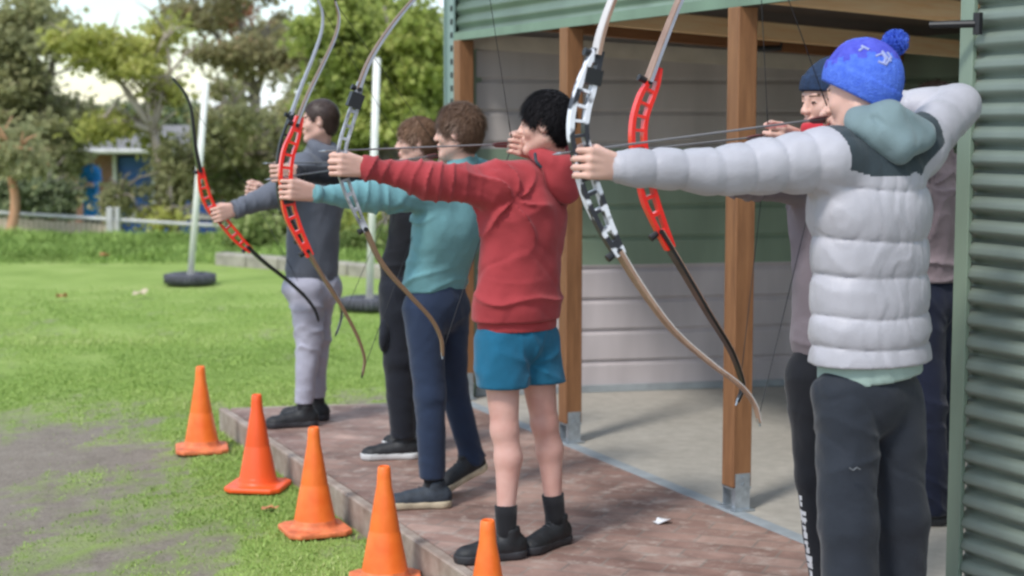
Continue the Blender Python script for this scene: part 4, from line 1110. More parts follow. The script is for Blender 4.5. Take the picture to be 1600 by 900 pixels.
def hat_pt(px, py):                                 # a point on the knit surface
    c = I5['P'](0, -.018, .043); r = ray(px, py); 
    r = r / np.linalg.norm(r); rad = np.array([.097, .116, .122]); A3 = np.stack([I5['Sd'], I5['Fw'], I5['Up']], 0)
    oo = (A3 @ (CAM - c)) / rad; dd_ = (A3 @ r) / rad; B_ = oo @ dd_; A_2 = dd_ @ dd_; C_ = oo @ oo - 1; disc = B_ * B_ - A_2 * C_
    t = (-B_ - math.sqrt(max(disc, 0))) / A_2; return CAM + r * t
emb = MB()
for pth in ([(1368, 88), (1378, 84), (1384, 92), (1380, 100)], [(1378, 80), (1384, 88), (1392, 96)], [(1372, 96), (1384, 101), (1392, 90), (1386, 82)], [(1342, 80), (1350, 74), (1358, 78)], [(1346, 72), (1354, 76)]):
    emb.tube([hat_pt(*q) for q in pth], .0044, 6)
emb.build('emblem', m_em, bn, tuple(hat_pt(1380, 92)))
# ---- archer 6: dark beanie, behind the puffer jacket
S = dict(label='archer in navy beanie and red neck warmer, half hidden behind the pale puffer jacket',
    head=J(1297, 158, 5.30), fwd=unit((-.93, -.34, -.10)), neck=J(1300, 212, 5.33), hs=1.0,
    shL=J(1272, 262, 5.22), shR=J(1330, 256, 5.42), elL=J(1160, 278, 5.08), wrL=J(1048, 268, 4.98), gL=J(1008, 264, 4.95),
    elR=J(1345, 240, 5.62), wrR=J(1252, 222, 5.36), gR=J(1213, 216, 5.26),
    hipL=J(1270, 590, 5.24), hipR=J(1322, 590, 5.34), knL=JZ(1278, .60, 5.22), knR=JZ(1330, .60, 5.36), anL=JZ(1298, .21, 5.22), anR=JZ(1340, .21, 5.4),
    toeL=(-.95, .2, 0), toeR=(-.8, .6, 0), hvL=dict(up=(-.05, 0, 1), back=(.15, -1, 0)), hvR=dict(up=(.25, 0, 1), back=(0, -1, .1)))
o, I = build_person(S, .005); P6 = S
add_top(o, S, I, 'jumper', MC['p6'], ez=.016, hem=J(1250, 552, 5.25)[2], seed=26, amp=.008, hemR=.150, hemflat=.75, arm=(.02, .014, .0), bag=.045, rib=False)
m_strp = mat('white_print', (.75, .75, .77), rough=.6)
def print_mi(C):
    kn, an = S['knL'], S['anL']; t = np.clip((kn[2] - C[:, 2]) / (kn[2] - an[2]), -1, 1)[:, None]; ax_ = kn + (an - kn) * t; d = C - ax_
    az = np.arctan2(d @ unit((.3, -.95, 0)), d @ unit((-.95, -.3, 0))) * .06; zz = C[:, 2]
    k = np.floor(zz / .05); u = (zz / .05) % 1
    hit = (np.abs(az) < .012 + .005 * np.sin(k * 2.3)) & (zz < .56) & (u > .2) & ~((u > .5) & (u < .68) & (np.sin(k * 5 + 1) * az > 0))
    return hit.astype(int)
add_trousers(o, S, I, [MC['p6l'], m_strp], 'trackpants', midx=print_mi, waist=J(1250, 545, 5.25)[2], cuff=.16, e=.012, taper=(.058, .050), seed=16, amp=.004)
for q in 'LR': add_shoe(o, S['an' + q], S['toe' + q], (MC['shoe'], MC['sole_w'], MC['lace']))
m_n = mat('navy_knit', (.012, .03, .075), rough=.9, var=.3, scale=60, bump=.5, bscale=180)
add_beanie(o, S, I, m_n, thick=.017, tall=.006, line=(.085, .040), slope=(.15, -.99), seed=9, brim=.05)
nw = MB(); n0 = S['neck'] + Z_ * .02; 
pts = [S['head'] + I['Up'] * u_ + I['Fw'] * w_ for u_, w_ in ((-.13, .005), (-.105, .01), (-.08, .012))]
mbv = Vol(S['head'] - .2, S['head'] + .1, .005); mbv.cap(pts[0], pts[2], .078, .080, .01, flat=(I['Sd'], .82)); mbv.ell(I['P'](0, .05, -.088), I['Sd'], I['Fw'], I['Up'], (.045, .056, .034), .02); mbv.disp(fold_fn(5, .006)); mbv.cut(I['P'](0, .1, -.062), I['Up'] + I['Fw'] * .12); mbv.cut(I['P'](0, 0, -.16), -Z_)
mbv.obj('neck_warmer', cloth('red_fleece', (.55, .035, .05)), o, tuple(n0), 1)
m_strp = mat('white_print', (.75, .75, .77), rough=.6)
# ---- adult at the right in the shed
S = dict(label='adult in mauve pullover and navy trousers standing inside the shed at the right',
    head=J(1455, 176, 6.62), fwd=unit((-.95, -.2, 0)), neck=J(1458, 226, 6.62), hs=1.0,
    shL=J(1418, 268, 6.55), shR=J(1478, 268, 6.72), elL=J(1400, 380, 6.45), wrL=J(1392, 480, 6.4), gL=J(1390, 510, 6.4),
    elR=J(1486, 378, 6.78), wrR=J(1487, 474, 6.72), gR=J(1489, 506, 6.70),
    hipL=J(1440, 478, 6.58), hipR=J(1458, 478, 6.68), knL=JZ(1448, .60, 6.54), knR=JZ(1462, .60, 6.68), anL=JZ(1452, .20, 6.54), anR=JZ(1466, .20, 6.72),
    toeL=(-.9, -.2, 0), toeR=(-.95, .3, 0), hvL=dict(relaxed=True, up=(-1, 0, 0), back=(0, -1, 0)), hvR=dict(relaxed=True, up=(-1, 0, 0), back=(.3, -1, 0)))
o, I = build_person(S); P7 = S
add_top(o, S, I, 'pullover', MC['p7'], ez=.020, hem=J(1470, 438, 6.65)[2], seed=27, amp=.009, hemR=.145, hemflat=.8, arm=(.022, .016, .012), rib=False)
add_trousers(o, S, I, MC['p7l'], waist=J(1470, 430, 6.65)[2], cuff=.165, e=.014, taper=(.066, .062), seed=17, amp=.006)
for q in 'LR': add_shoe(o, S['an' + q], S['toe' + q], (MC['shoe'], MC['sole_b'], MC['lace']))
add_hair(o, S['head'], S['fwd'], Z_, 1.0, MC['h_dark'], 37, n=900)

# ---- bows
def nock_of(Sx, dx=.012): return Sx['gR'] + SH * .03 + Z_ * .008
bn_ = BN
def pocket(pxs, w=.03):
    def fn(root, tr_, n):
        for L in pxs:
            q = MB(); q.strip(tr_(L), w, .016, n); q.build('limb_pocket', M['black'], root, tuple(tr_(L)[0]))
    return fn
bow('white camouflage bow with black fittings held by the boy in the pale puffer jacket', P5['gL'] + SH * .012, bn_,
    [(934, 78), (925, 105), (914, 140), (905, 175), (903, 210), (910, 245), (916, 275), (928, 312), (946, 355), (968, 398)],
    [(932, 86), (941, 48), (957, 2), (985, -62), (1030, -130), (1085, -185), (1128, -215), (1150, -240)],
    [(965, 392), (1000, 448), (1050, 515), (1110, 568), (1155, 602), (1178, 632), (1186, 660)],
    (m_camo, m_limb_maple, m_limb_face, M['galv']), nock=nock_of(P5), rw=.027, limb_w=.019, limb_t=.010, extra=pocket([[(927, 108), (922, 132)]], .024), arrow_label='arrow drawn on the white camouflage bow of the boy in the pale puffer jacket')
bow('red bow with dark lower limb before the timber post, held by the navy beanie archer', P6['gL'] + SH * .012, bn_,
    [(1026, 105), (1019, 130), (1006, 160), (998, 190), (997, 225), (1004, 262), (1013, 305), (1028, 345), (1047, 388)],
    [(1013, 128), (1034, 72), (1062, 2), (1092, -58), (1130, -108), (1168, -140), (1185, -160)],
    [(1030, 362), (1068, 425), (1105, 488), (1140, 545), (1156, 585), (1160, 606), (1152, 628)],
    (m_red, (m_limb_grey, m_limb_black), m_limb_maple, M['galv']), nock=nock_of(P6), rw=.026, limb_w=.02, limb_t=.011, arrow_label='arrow on the red bow of the archer in the navy beanie')
bow('silver grey bow with brown lower limb held by the boy in the red hoodie', P4['gL'] + SH * .012, bn_,
    [(563, 128), (556, 160), (545, 195), (536, 225), (533, 258), (541, 290), (555, 325), (572, 362)],
    [(560, 140), (578, 95), (606, 50), (642, 5), (690, -42), (735, -70), (755, -90)],
    [(570, 358), (596, 412), (640, 462), (672, 497), (688, 528), (691, 556)],
    (m_silver, (m_limb_grey, m_limb_brown), m_limb_brown, M['galv']), nock=nock_of(P4), rw=.017, tw=.009, limb_w=.016, limb_t=.011, extra=pocket([[(559, 146), (551, 168)]], .024), arrow_label='arrow drawn to the chin of the boy in the red hoodie')
bow('red bow with pale upper limb held by the boy in the teal sweatshirt', P3['gL'] + SH * .012, bn_,
    [(468, 182), (460, 212), (450, 240), (446, 270), (448, 298), (452, 328), (464, 360), (484, 400)],
    [(463, 196), (480, 152), (505, 100), (524, 58), (530, 28), (524, 2)],
    [(480, 392), (505, 435), (535, 482), (558, 526), (569, 560), (566, 586)],
    (m_red, (m_limb_grey, m_limb_brown), m_limb_brown), nock=nock_of(P3), rw=.026, limb_w=.016, limb_t=.009, arrow_label='arrow drawn to the chin of the boy in the teal sweatshirt')
bow('black bow mostly behind the red one, held by the archer in black', P2['gL'] + SH * .012, bn_,
    [(456, 175), (450, 200), (442, 228), (438, 255), (438, 280), (441, 310), (452, 345), (470, 378)],
    [(454, 182), (470, 138), (490, 88), (503, 48), (504, 20), (497, 0)],
    [(468, 374), (492, 415), (518, 450), (532, 478), (532, 500), (525, 522)],
    (M['black'], (m_limb_grey, m_limb_black), m_limb_grey), nock=nock_of(P2), rw=.019, limb_w=.015, limb_t=.009, arrow_label='arrow at the face of the archer in black')
bow('red bow with black limbs lowered by the boy in the charcoal hoodie, farthest bow', P1['gL'] + SH * .012, bn_,
    [(313, 262), (316, 284), (322, 308), (332, 328), (346, 343), (360, 360), (376, 378), (392, 392)],
    [(313, 268), (306, 232), (302, 196), (298, 168), (288, 144), (270, 122)],
    [(386, 386), (412, 410), (448, 438), (476, 464), (491, 484), (497, 500)],
    (m_red, m_limb_black, m_limb_black), nock=P1['gR'] + SH * .02, rw=.026, limb_w=.017, limb_t=.016, arrow=False)
#@@PART4
# ================================================================== CONES
cone_src = None
cones = [(313, 8.84, 'farthest orange traffic cone, at the back corner of the paving', 'cone'), (401, 7.88, 'redder orange traffic cone, second from the back corner of the paving', 'cone2'),
         (490, 7.02, 'middle orange traffic cone of the row along the kerb', 'cone'), (600, 6.24, 'fourth orange traffic cone, large, base cut off by the bottom of the photo', 'cone'), (762, 5.40, 'nearest orange traffic cone, only its tip showing in front of the red hoodie boy', 'cone')]
for i, (px, Yd, lab, mk) in enumerate(cones):
    Yd = 0; p = G(px, (572, 616, 667, 728, 812)[i], .455); root = empty('traffic_cone', (p[0], p[1], 0.004)); root.rotation_euler = (0, 0, R((12, -8, 22, 5, 15)[i]))
    tag(root, lab, 'traffic cone', 'orange cones in a row along the kerb')
    if cone_src is None:
        v = Vol((-.17, -.17, -.01), (.17, .17, .06), .006)
        q = v._grid((slice(None),) * 3); ax_ = np.abs(q[..., 0]); ay_ = np.abs(q[..., 1])
        d = np.maximum(np.maximum(ax_, ay_) - .135, (ax_ + ay_) - .235); d2 = np.maximum(d, np.abs(q[..., 2] - .012) - .010); v.V = d2.astype(np.float32) - .002
        rr = np.sqrt(q[..., 0] ** 2 + q[..., 1] ** 2); dc_ = np.maximum(rr - (.098 - (q[..., 2]) * .18), np.abs(q[..., 2] - .03) - .03)
        h_ = np.maximum(.02 - np.abs(v.V - dc_), 0) / .02; v.V = (np.minimum(v.V, dc_) - h_ * h_ * .02 * .25).astype(np.float32)
        W, Fq = v.mesh(1); cb = mesh_obj('cone_base', W, Fq, M['conedirt'], root, None, True)
        mb = MB(); mb.lathe((0, 0, 0), [(.0905, .040), (.088, .05), (.060, .20), (.0575, .205), (.0575, .212), (.037, .335), (.029, .375), (.026, .42), (.0235, .446), (.019, .451), (.017, .446), (.018, .43)], 40)
        cc = mb.build('cone_body', M['cone'], root, None, True); cone_src = (cb, cc)
    else:
        for k, sobj in enumerate(cone_src):
            c = sobj.copy(); col.objects.link(c); c.parent = root
            if mk == 'cone2': c.data = sobj.data.copy(); c.data.materials[0] = M['cone2']
# ================================================================== LITTLE THINGS
def flat_scrap(name, c, r, mats, lab, cat, seed, curl=.01, pts=9, z=None):
    rr = random.Random(seed); V = [(c[0], c[1], c[2] + curl * .3)]
    for k in range(pts):
        a = 2 * math.pi * k / pts; q = r * (.7 + .5 * rr.random()); V.append((c[0] + math.cos(a) * q * 1.3, c[1] + math.sin(a) * q, c[2] + curl * rr.random()))
    f = [(0, 1 + k, 1 + (k + 1) % pts) for k in range(pts)]
    o = mesh_obj(name, V, f, mats, None, tuple(c)); sm = o.modifiers.new('thickness', 'SOLIDIFY'); sm.thickness = .0006; tag(o, lab, cat)
m_paper = mat('white_paper', (.75, .75, .78)); m_leaf = mat('dry_leaf', (.42, .14, .07), c2=(.55, .25, .10), scale=40)
flat_scrap('paper_scrap', G(1036, 816, PZ + .004), .032, m_paper, 'crumpled scrap of white paper on the brick paving before the timber post', 'litter', 1, .018)
flat_scrap('fallen_leaf', G(421, 796, .006), .03, m_leaf, 'reddish dry leaf on the ground left of the middle cone', 'leaf', 2, .02)
for i, (x, y, lab) in enumerate(((220, 462, 'pale dry leaf on the far lawn, left of the tyre'), (163, 402, 'orange dry leaf in the long grass below the low fence'), (96, 466, 'pale brown leaf on the lawn at the left'))):
    flat_scrap('fallen_leaf', G(x, y, .03), .055, m_leaf if i else mat('pale_leaf', (.5, .42, .28)), lab, 'leaf', 5 + i, .07)
# ================================================================== GRASS
m, t, b = new_mat('grass_blade'); b.inputs['Roughness'].default_value = .6; b.inputs['Specular IOR Level'].default_value = .2
at = t.nodes.new('ShaderNodeAttribute'); at.attribute_name = 'tint'
t.links.new(tramp(t, at.outputs['Fac'], [(0, (.15, .22, .05)), (.35, (.25, .37, .09)), (.7, (.36, .48, .13)), (1, (.50, .53, .23))]), b.inputs['Base Color'])
m_grass = m
def blades(name, x, y, z, hgt, wid, seed, tint=None, lean=.5, mats=None, loc=None):
    r = np.random.RandomState(seed); n = len(x); a = r.rand(n) * 6.283; hgt = hgt * (.55 + .9 * r.rand(n)); w = wid * (.6 + .8 * r.rand(n))
    d = np.stack([np.cos(a), np.sin(a), a * 0], 1); la = r.rand(n) * 6.283; ln = (r.rand(n) * lean * hgt)[:, None]; l_ = np.stack([np.cos(la), np.sin(la), la * 0], 1)
    B = np.stack([x, y, z], 1); H = np.zeros((n, 3)); H[:, 2] = hgt
    V = np.concatenate([B - d * w[:, None], B + d * w[:, None], B + H * .55 + l_ * ln * .35 + d * w[:, None] * .7, B + H * .55 + l_ * ln * .35 - d * w[:, None] * .7, B + H + l_ * ln + d * w[:, None] * .1, B + H + l_ * ln - d * w[:, None] * .1])
    k = np.arange(n); Q = np.concatenate([np.stack([k, k + n, k + 2 * n, k + 3 * n], 1), np.stack([k + 3 * n, k + 2 * n, k + 4 * n, k + 5 * n], 1)])
    o = mesh_obj(name, V, Q, mats or m_grass, None, None, False)
    tt = r.rand(n) * .5 + .25 if tint is None else np.clip(tint + r.normal(size=n) * .14, 0, 1)
    at = o.data.attributes.new('tint', 'FLOAT', 'FACE'); at.data.foreach_set('value', np.concatenate([tt, tt]).astype(np.float32)); return o
r_ = np.random.RandomState(3)
def scatter(n, x0, x1, y0, y1):
    yy = y0 + (y1 - y0) * r_.rand(n); half = yy * .36
    xx = x0 + (x1 - x0) * r_.rand(n); return xx, yy
xx, yy = scatter(700000, -6.0, .5, 4.6, 18)
keep = (np.abs(xx) < yy * .345 + .3) & (r_.rand(len(xx)) < np.clip(1.5 * (7 / yy) ** 1.2, .12, 1) * np.clip((17.5 - yy) / 5, 0, 1)); xx, yy = xx[keep], yy[keep]
cv = grass_cover(xx, yy); keep = r_.rand(len(xx)) < cv ** 1.6 + .006
# not on the paving or slab
P2d = np.stack([xx, yy, yy * 0], 1) - A_
inside = (P2d @ edge_in > -.01) & (P2d @ back_n > -.01)
keep &= ~inside; xx, yy, cv = xx[keep], yy[keep], cv[keep]
pn = nz(np.stack([xx, yy, xx * 0], 1).astype(np.float32), 1.7, 55, 4); pn2 = nz(np.stack([xx, yy, xx * 0], 1).astype(np.float32), 7, 56, 2)
tag(blades('lawn_grass', xx, yy, cv * 0 + -.004, (.004 + .004 * cv + .003 * pn2) * (1 + .03 * yy) + .012 * np.clip(1 - np.abs(P2d[keep] @ edge_in) / .10, 0, 1), .0016 + .0002 * yy, 4, .48 + .22 * pn + .12 * pn2, 1.3), 'short lawn grass growing over worn earth beside the paving', 'grass', kind='stuff')
# long grass bank in front of the low fence
n = 42000; xx = -8.5 + 8.7 * r_.rand(n); yy = 20.2 + 4.5 * r_.rand(n) ** .8
pn = nz(np.stack([xx, yy, xx * 0], 1).astype(np.float32), 1.4, 61, 3)
pn_ = nz(np.stack([xx, yy, xx * 0], 1).astype(np.float32), 4.5, 62, 2); hh = .075 + .04 * pn + .05 * pn_; hh = np.maximum(hh, .025) * np.clip((yy - 20) / 1.2, .25, 1)
tag(blades('long_grass', xx, yy, xx * 0, hh, .013, 5, .22 + .16 * pn + .22 * pn_, 1.1), 'unmown longer grass and weeds along the foot of the low fence', 'grass', kind='stuff')

# ================================================================== POLES IN TYRES
m_white = mat('white_paint', (.74, .73, .69), rough=.5, var=.08, scale=10, bump=.1); m_tyre = mat('tyre_rubber', (.075, .075, .09), rough=.75, var=.4, scale=12, bump=.3)
for (bx, by, tx, ty, Yd, lab) in ((297, 432, 322, 130, 17.6, 'white pole leaning right out of a tyre, at the left of the lawn'), (577, 470, 589, 92, 15.2, 'white pole standing in a tyre behind the black-clad archer')):
    root_p = J(bx, by + 12, Yd); root = empty('pole_in_tyre', (root_p[0], root_p[1], 0)); tag(root, lab, 'pole', 'white poles standing in tyres')
    a = np.array([root_p[0], root_p[1], .04]); tp = J(tx, ty, Yd + .1); mb = MB(); dd_ = unit(tp - a)
    mb.tube([a, lin(a, tp, .5), tp], .034, 14); mb.tube([tp, tp + dd_ * .012], [.034, .026], 14); mb.build('pole', m_white, root, tuple(a), True)
    mb = MB(); prof = []
    for k in range(21):
        an = 2 * math.pi * k / 20; cx_, cz_ = .205 + .070 * math.cos(an) * (1 if abs(math.cos(an)) < .8 else .95), .07 + .06 * math.sin(an); prof.append((cx_, cz_))
    mb.lathe((root_p[0], root_p[1], 0), prof, 40)
    for k in range(36):
        an = 2 * math.pi * k / 36; c_ = np.array([root_p[0] + .273 * math.cos(an), root_p[1] + .273 * math.sin(an), .07]); mb.box(c_, (math.cos(an), math.sin(an), 0), (-math.sin(an), math.cos(an), 0), Z_, .004, .016, .045)
    mb.build('tyre', m_tyre, root, tuple(root_p * np.array([1, 1, 0])), True)
    mb = MB(); mb.lathe((root_p[0], root_p[1], 0), [(0.001, .10), (.15, .095), (.16, .02)], 24); mb.build('tyre_filling', mat('cement', (.3, .28, .26)), root, tuple(root_p * np.array([1, 1, 0])), True)
# ================================================================== LOW WALL, FENCE, BUILDING
m_block = mat('grey_block', (.33, .30, .25), rough=.9, var=.25, scale=5, bump=.4, bscale=25)
a = G(336, 413, 0); bb = G(600, 436, 0); dB = unit(bb - a); nB = np.cross(dB, Z_); LB = np.linalg.norm(bb - a); root = empty('garden_edging', tuple(a)); tag(root, 'long low edging of pale grey concrete sleepers at the back of the lawn', 'edging')
for k in range(5):
    mb = MB(); c_ = a + dB * LB * (k + .5) / 5 - nB * .08; mb.box((c_[0], c_[1], .06), dB, nB, Z_, LB / 10 - .01, .10, .085, bev=.02); mb.build('sleeper', m_block, root, tuple(c_))
m_rail = mat('weathered_white_rail', (.58, .57, .55), rough=.7, var=.2, scale=6); m_pal = mat('pale_paling', (.60, .50, .38), c2=(.44, .37, .29), scale=6, rough=.85)
FY = 25.0
fp = lambda px: np.array([(px - 800) / F * FY, FY, 0.0])
root = empty('low_fence', tuple(fp(0))); tag(root, 'low fence with a white top rail and pale palings behind the long grass', 'fence')
def fz(px): return CZ - (np.interp(px, [-60, 300, 420], [328, 350, 356]) - 190) / F * FY
mb = MB(); mb.tube([fp(x) + Z_ * fz(x) for x in (-80, 0, 100, 200, 300, 420)], .028, 8); mb.build('top_rail', m_rail, root, tuple(fp(0)), True)
for k in range(28):
    px = -60 + k * 8.2; mb = MB(); hz_ = fz(px) - .06 - .03 * rnd.random(); mb.box(fp(px) + np.array([0, .05, (hz_ - .3) / 2 + .0]), (1, 0, 0), (0, 1, 0), Z_, .034, .012, (hz_ + .3) / 2, bev=.004); mb.build('paling', m_pal, root, tuple(fp(px)))
for px in (-40, 172, 184, 400):
    mb = MB(); mb.box(fp(px) + np.array([0, -.03, .15]), (1, 0, 0), (0, 1, 0), Z_, .045 if px != 184 else .03, .05, .30, bev=.01); mb.build('fence_post', m_rail, root, tuple(fp(px)))
# brick building with a blue door
BY = 36.0; gzb = float(ground_z(np.array([0.]), np.array([BY]))[0])
bx = lambda px: (px - 800) / F * BY
bz = lambda py: J(0, py, BY)[2]
root = empty('brick_building', (bx(200), BY, gzb)); tag(root, 'red-brown brick building with blue door and grey roof among the trees', 'building')
mbk, t, b = new_mat('brick_wall_mat'); b.inputs['Roughness'].default_value = .85
tcn = t.nodes.new('ShaderNodeTexCoord'); mpn = t.nodes.new('ShaderNodeMapping'); mpn.inputs['Rotation'].default_value = (R(90), 0, 0)
t.links.new(tcn.outputs['Object'], mpn.inputs['Vector']); bk = t.nodes.new('ShaderNodeTexBrick'); bk.inputs['Scale'].default_value = 1; bk.inputs['Brick Width'].default_value = .24; bk.inputs['Row Height'].default_value = .086; bk.inputs['Mortar Size'].default_value = .006
bk.inputs['Color1'].default_value = (.17, .075, .05, 1); bk.inputs['Color2'].default_value = (.28, .13, .085, 1); bk.inputs['Mortar'].default_value = (.25, .2, .17, 1)
t.links.new(mpn.outputs[0], bk.inputs['Vector']); t.links.new(bk.outputs['Color'], b.inputs['Base Color'])
m_blue = mat('blue_door_paint', (.03, .10, .34), rough=.5, var=.2, scale=3); m_roofg = mat('grey_roof_sheet', (.19, .175, .17), rough=.6, var=.2, scale=3)
zt = bz(232); dz = bz(243)
for nm, x0, x1, z0_, z1_ in (('wall', 60, 182, gzb - .1, zt), ('wall', 240, 470, gzb - .1, zt), ('wall', 182, 240, dz + .02, zt)):
    mb = MB(); mb.box(((bx(x0) + bx(x1)) / 2, BY + 2, (z0_ + z1_) / 2), (1, 0, 0), (0, 1, 0), Z_, (bx(x1) - bx(x0)) / 2, 2, (z1_ - z0_) / 2); mb.build(nm, mbk, root, (bx(x0), BY, 0))
mb = MB(); mb.box((bx(211), BY + .12, (gzb + dz) / 2), (1, 0, 0), (0, 1, 0), Z_, (bx(240) - bx(182)) / 2 - .04, .03, (dz - gzb) / 2 - .03, bev=.01)
for zz in (.3, .7): mb.box((bx(211), BY + .085, lin(gzb, dz, zz)), (1, 0, 0), (0, 1, 0), Z_, .26, .01, .35, bev=.008)
dr = mb.build('door', m_blue, root, (bx(211), BY, gzb)); mb = MB(); mb.tube([(bx(194), BY + .07, gzb + 1.0), (bx(194), BY - .0, gzb + 1.0)], .03, 8); mb.build('handle', M['galv'], dr, (bx(194), BY, gzb + 1))
mb = MB()
for x_ in (181, 241): mb.box((bx(x_), BY - .01, (gzb + dz) / 2), (1, 0, 0), (0, 1, 0), Z_, .035, .06, (dz - gzb) / 2)
mb.build('door_frame', m_rail, root, (bx(211), BY, gzb))
ex0, ex1 = bx(40), bx(490)
mb = MB(); rz = bz(196)
mb.add([(ex0, BY - .6, zt - .02), (ex1, BY - .6, zt - .02), (ex1 - .8, BY + 2.2, rz), (ex0 + .8, BY + 2.2, rz), (ex0, BY + 4.6, zt - .02), (ex1, BY + 4.6, zt - .02), (ex0, BY - .6, zt - .12), (ex1, BY - .6, zt - .12), (ex0, BY + 4.6, zt - .12), (ex1, BY + 4.6, zt - .12)],
       [(0, 1, 2, 3), (3, 2, 5, 4), (0, 3, 4), (1, 5, 2), (0, 6, 7, 1), (4, 5, 9, 8), (6, 8, 9, 7), (0, 4, 8, 6), (1, 7, 9, 5)])
mb.build('roof', m_roofg, root, (bx(200), BY, zt)); mb = MB(); mb.tube([(ex0, BY - .66, zt - .05), (ex1, BY - .66, zt - .05)], .05, 8); mb.build('gutter', m_rail, root, (bx(200), BY, zt))
# blue boarded fence
YB = 30.0; zb0 = float(ground_z(np.array([0.]), np.array([YB]))[0]); mb = MB(); root = empty('blue_fence', ((260 - 800) / F * YB, YB, zb0)); tag(root, 'blue painted board fence below the shrubs behind the white pole', 'fence')
for k in range(22):
    px = 196 + k * 12.0; x_ = (px - 800) / F * YB; h_ = (J(0, 326 if px < 250 else 312, YB)[2]) + .01 * (k % 3)
    mb = MB(); mb.box((x_, YB, (zb0 + h_) / 2), (1, 0, 0), (0, 1, 0), Z_, .064, .015, (h_ - zb0) / 2, bev=.005); mb.build('board', m_blue, root, (x_, YB, zb0))
mb = MB(); mb.box(((328 - 800) / F * YB, YB - .03, .02), (1, 0, 0), (0, 1, 0), Z_, 1.5, .02, .04); mb.build('rail', m_rail, root, ((328 - 800) / F * YB, YB, 0))
# ---- bystander far off in bright blue
Yc = 31.0; gc = float(ground_z(np.array([0.]), np.array([Yc]))[0]); q = lambda x, y, d=0: J(x, y, Yc + d)
cx_ = (143 - 800) / F * Yc
S = dict(label='small distant bystander in a bright blue top beyond the low fence', head=q(141, 247), fwd=(.5, -.85, 0), neck=q(141, 258), hs=1.0, ground=gc, scale=.96,
    shL=q(151, 266, .05), shR=q(131, 266, -.05), elL=q(154, 284), wrL=q(146, 290, -.25), gL=q(143, 289, -.32), elR=q(127, 284), wrR=q(134, 291, -.25), gR=q(138, 289, -.32),
    hipL=np.array([cx_ + .09, Yc, gc + .86]), hipR=np.array([cx_ - .09, Yc, gc + .86]), knL=np.array([cx_ + .09, Yc, gc + .47]), knR=np.array([cx_ - .09, Yc, gc + .47]), anL=np.array([cx_ + .09, Yc, gc + .09]), anR=np.array([cx_ - .09, Yc, gc + .09]),
    toeL=(.2, -1, 0), toeR=(-.2, -1, 0), hvL=dict(up=(0, 0, 1), back=(1, 0, 0)), hvR=dict(up=(0, 0, 1), back=(-1, 0, 0)), front=(0, -1, 0))
o, I = build_person(S, .011)
add_top(o, S, I, 'blue_top', cloth('bright_blue_top', (.03, .26, .72)), ez=.02, hem=gc + .86, h=.015, hemR=.16, rib=False, cuffs=False, bag=.02)
add_trousers(o, S, I, MC['p6l'], waist=gc + .95, cuff=gc + .06, h=.015)
for qq in 'LR': add_shoe(o, S['an' + qq], S['toe' + qq], (MC['shoe'], MC['sole_b'], MC['lace']), ground=gc + .005)
add_hair(o, S['head'], S['fwd'], Z_, 1.0, MC['h_dark'], 38, n=200, h=.012)

# ================================================================== TREES
m_bark = {}
def bark(name, c1, c2):
    return mat(name, c1, c2=c2, rough=.9, scale=6, bump=.5, bscale=20, stretch=(1, 1, .3))
B_grey = bark('grey_bark', (.16, .13, .11), (.30, .26, .22)); B_pale = bark('pale_bark', (.38, .30, .25), (.55, .47, .40)); B_org = bark('orange_bark', (.42, .20, .10), (.58, .34, .20))
def leafmat(name, stops, trans=.25):
    m, t, b = new_mat(name); b.inputs['Roughness'].default_value = .55; b.inputs['Specular IOR Level'].default_value = .25
    at = t.nodes.new('ShaderNodeAttribute'); at.attribute_name = 'tint'; c = tramp(t, at.outputs['Fac'], stops); t.links.new(c, b.inputs['Base Color'])
    tr = t.nodes.new('ShaderNodeBsdfTranslucent'); t.links.new(c, tr.inputs[0]); mxs = t.nodes.new('ShaderNodeMixShader'); mxs.inputs[0].default_value = trans
    t.links.new(b.outputs[0], mxs.inputs[1]); t.links.new(tr.outputs[0], mxs.inputs[2]); t.links.new(mxs.outputs[0], t.nodes['Material Output'].inputs[0]); return m
Lf = dict(
 olive=leafmat('olive_leaves', [(0, (.20, .205, .11)), (.4, (.35, .355, .18)), (.75, (.50, .49, .25)), (1, (.58, .48, .32))], .62),
 gum=leafmat('yellow_green_leaves', [(0, (.22, .24, .07)), (.4, (.44, .45, .12)), (.75, (.60, .60, .18)), (1, (.70, .64, .28))], .6),
 bright=leafmat('bright_green_leaves', [(0, (.16, .20, .06)), (.35, (.36, .42, .11)), (.75, (.53, .57, .17)), (1, (.68, .64, .26))], .5),
 dark=leafmat('dark_green_leaves', [(0, (.08, .10, .06)), (.5, (.19, .23, .12)), (1, (.34, .37, .2))]),
 brown=leafmat('brown_leaves', [(0, (.18, .16, .09)), (.4, (.34, .31, .16)), (.8, (.45, .41, .21)), (1, (.66, .46, .30))], .62),
 rust=leafmat('rust_leaves', [(0, (.25, .10, .05)), (1, (.60, .33, .20))]),
 grn=leafmat('hedge_leaves', [(0, (.12, .17, .05)), (.5, (.27, .35, .11)), (1, (.45, .50, .20))], .5))
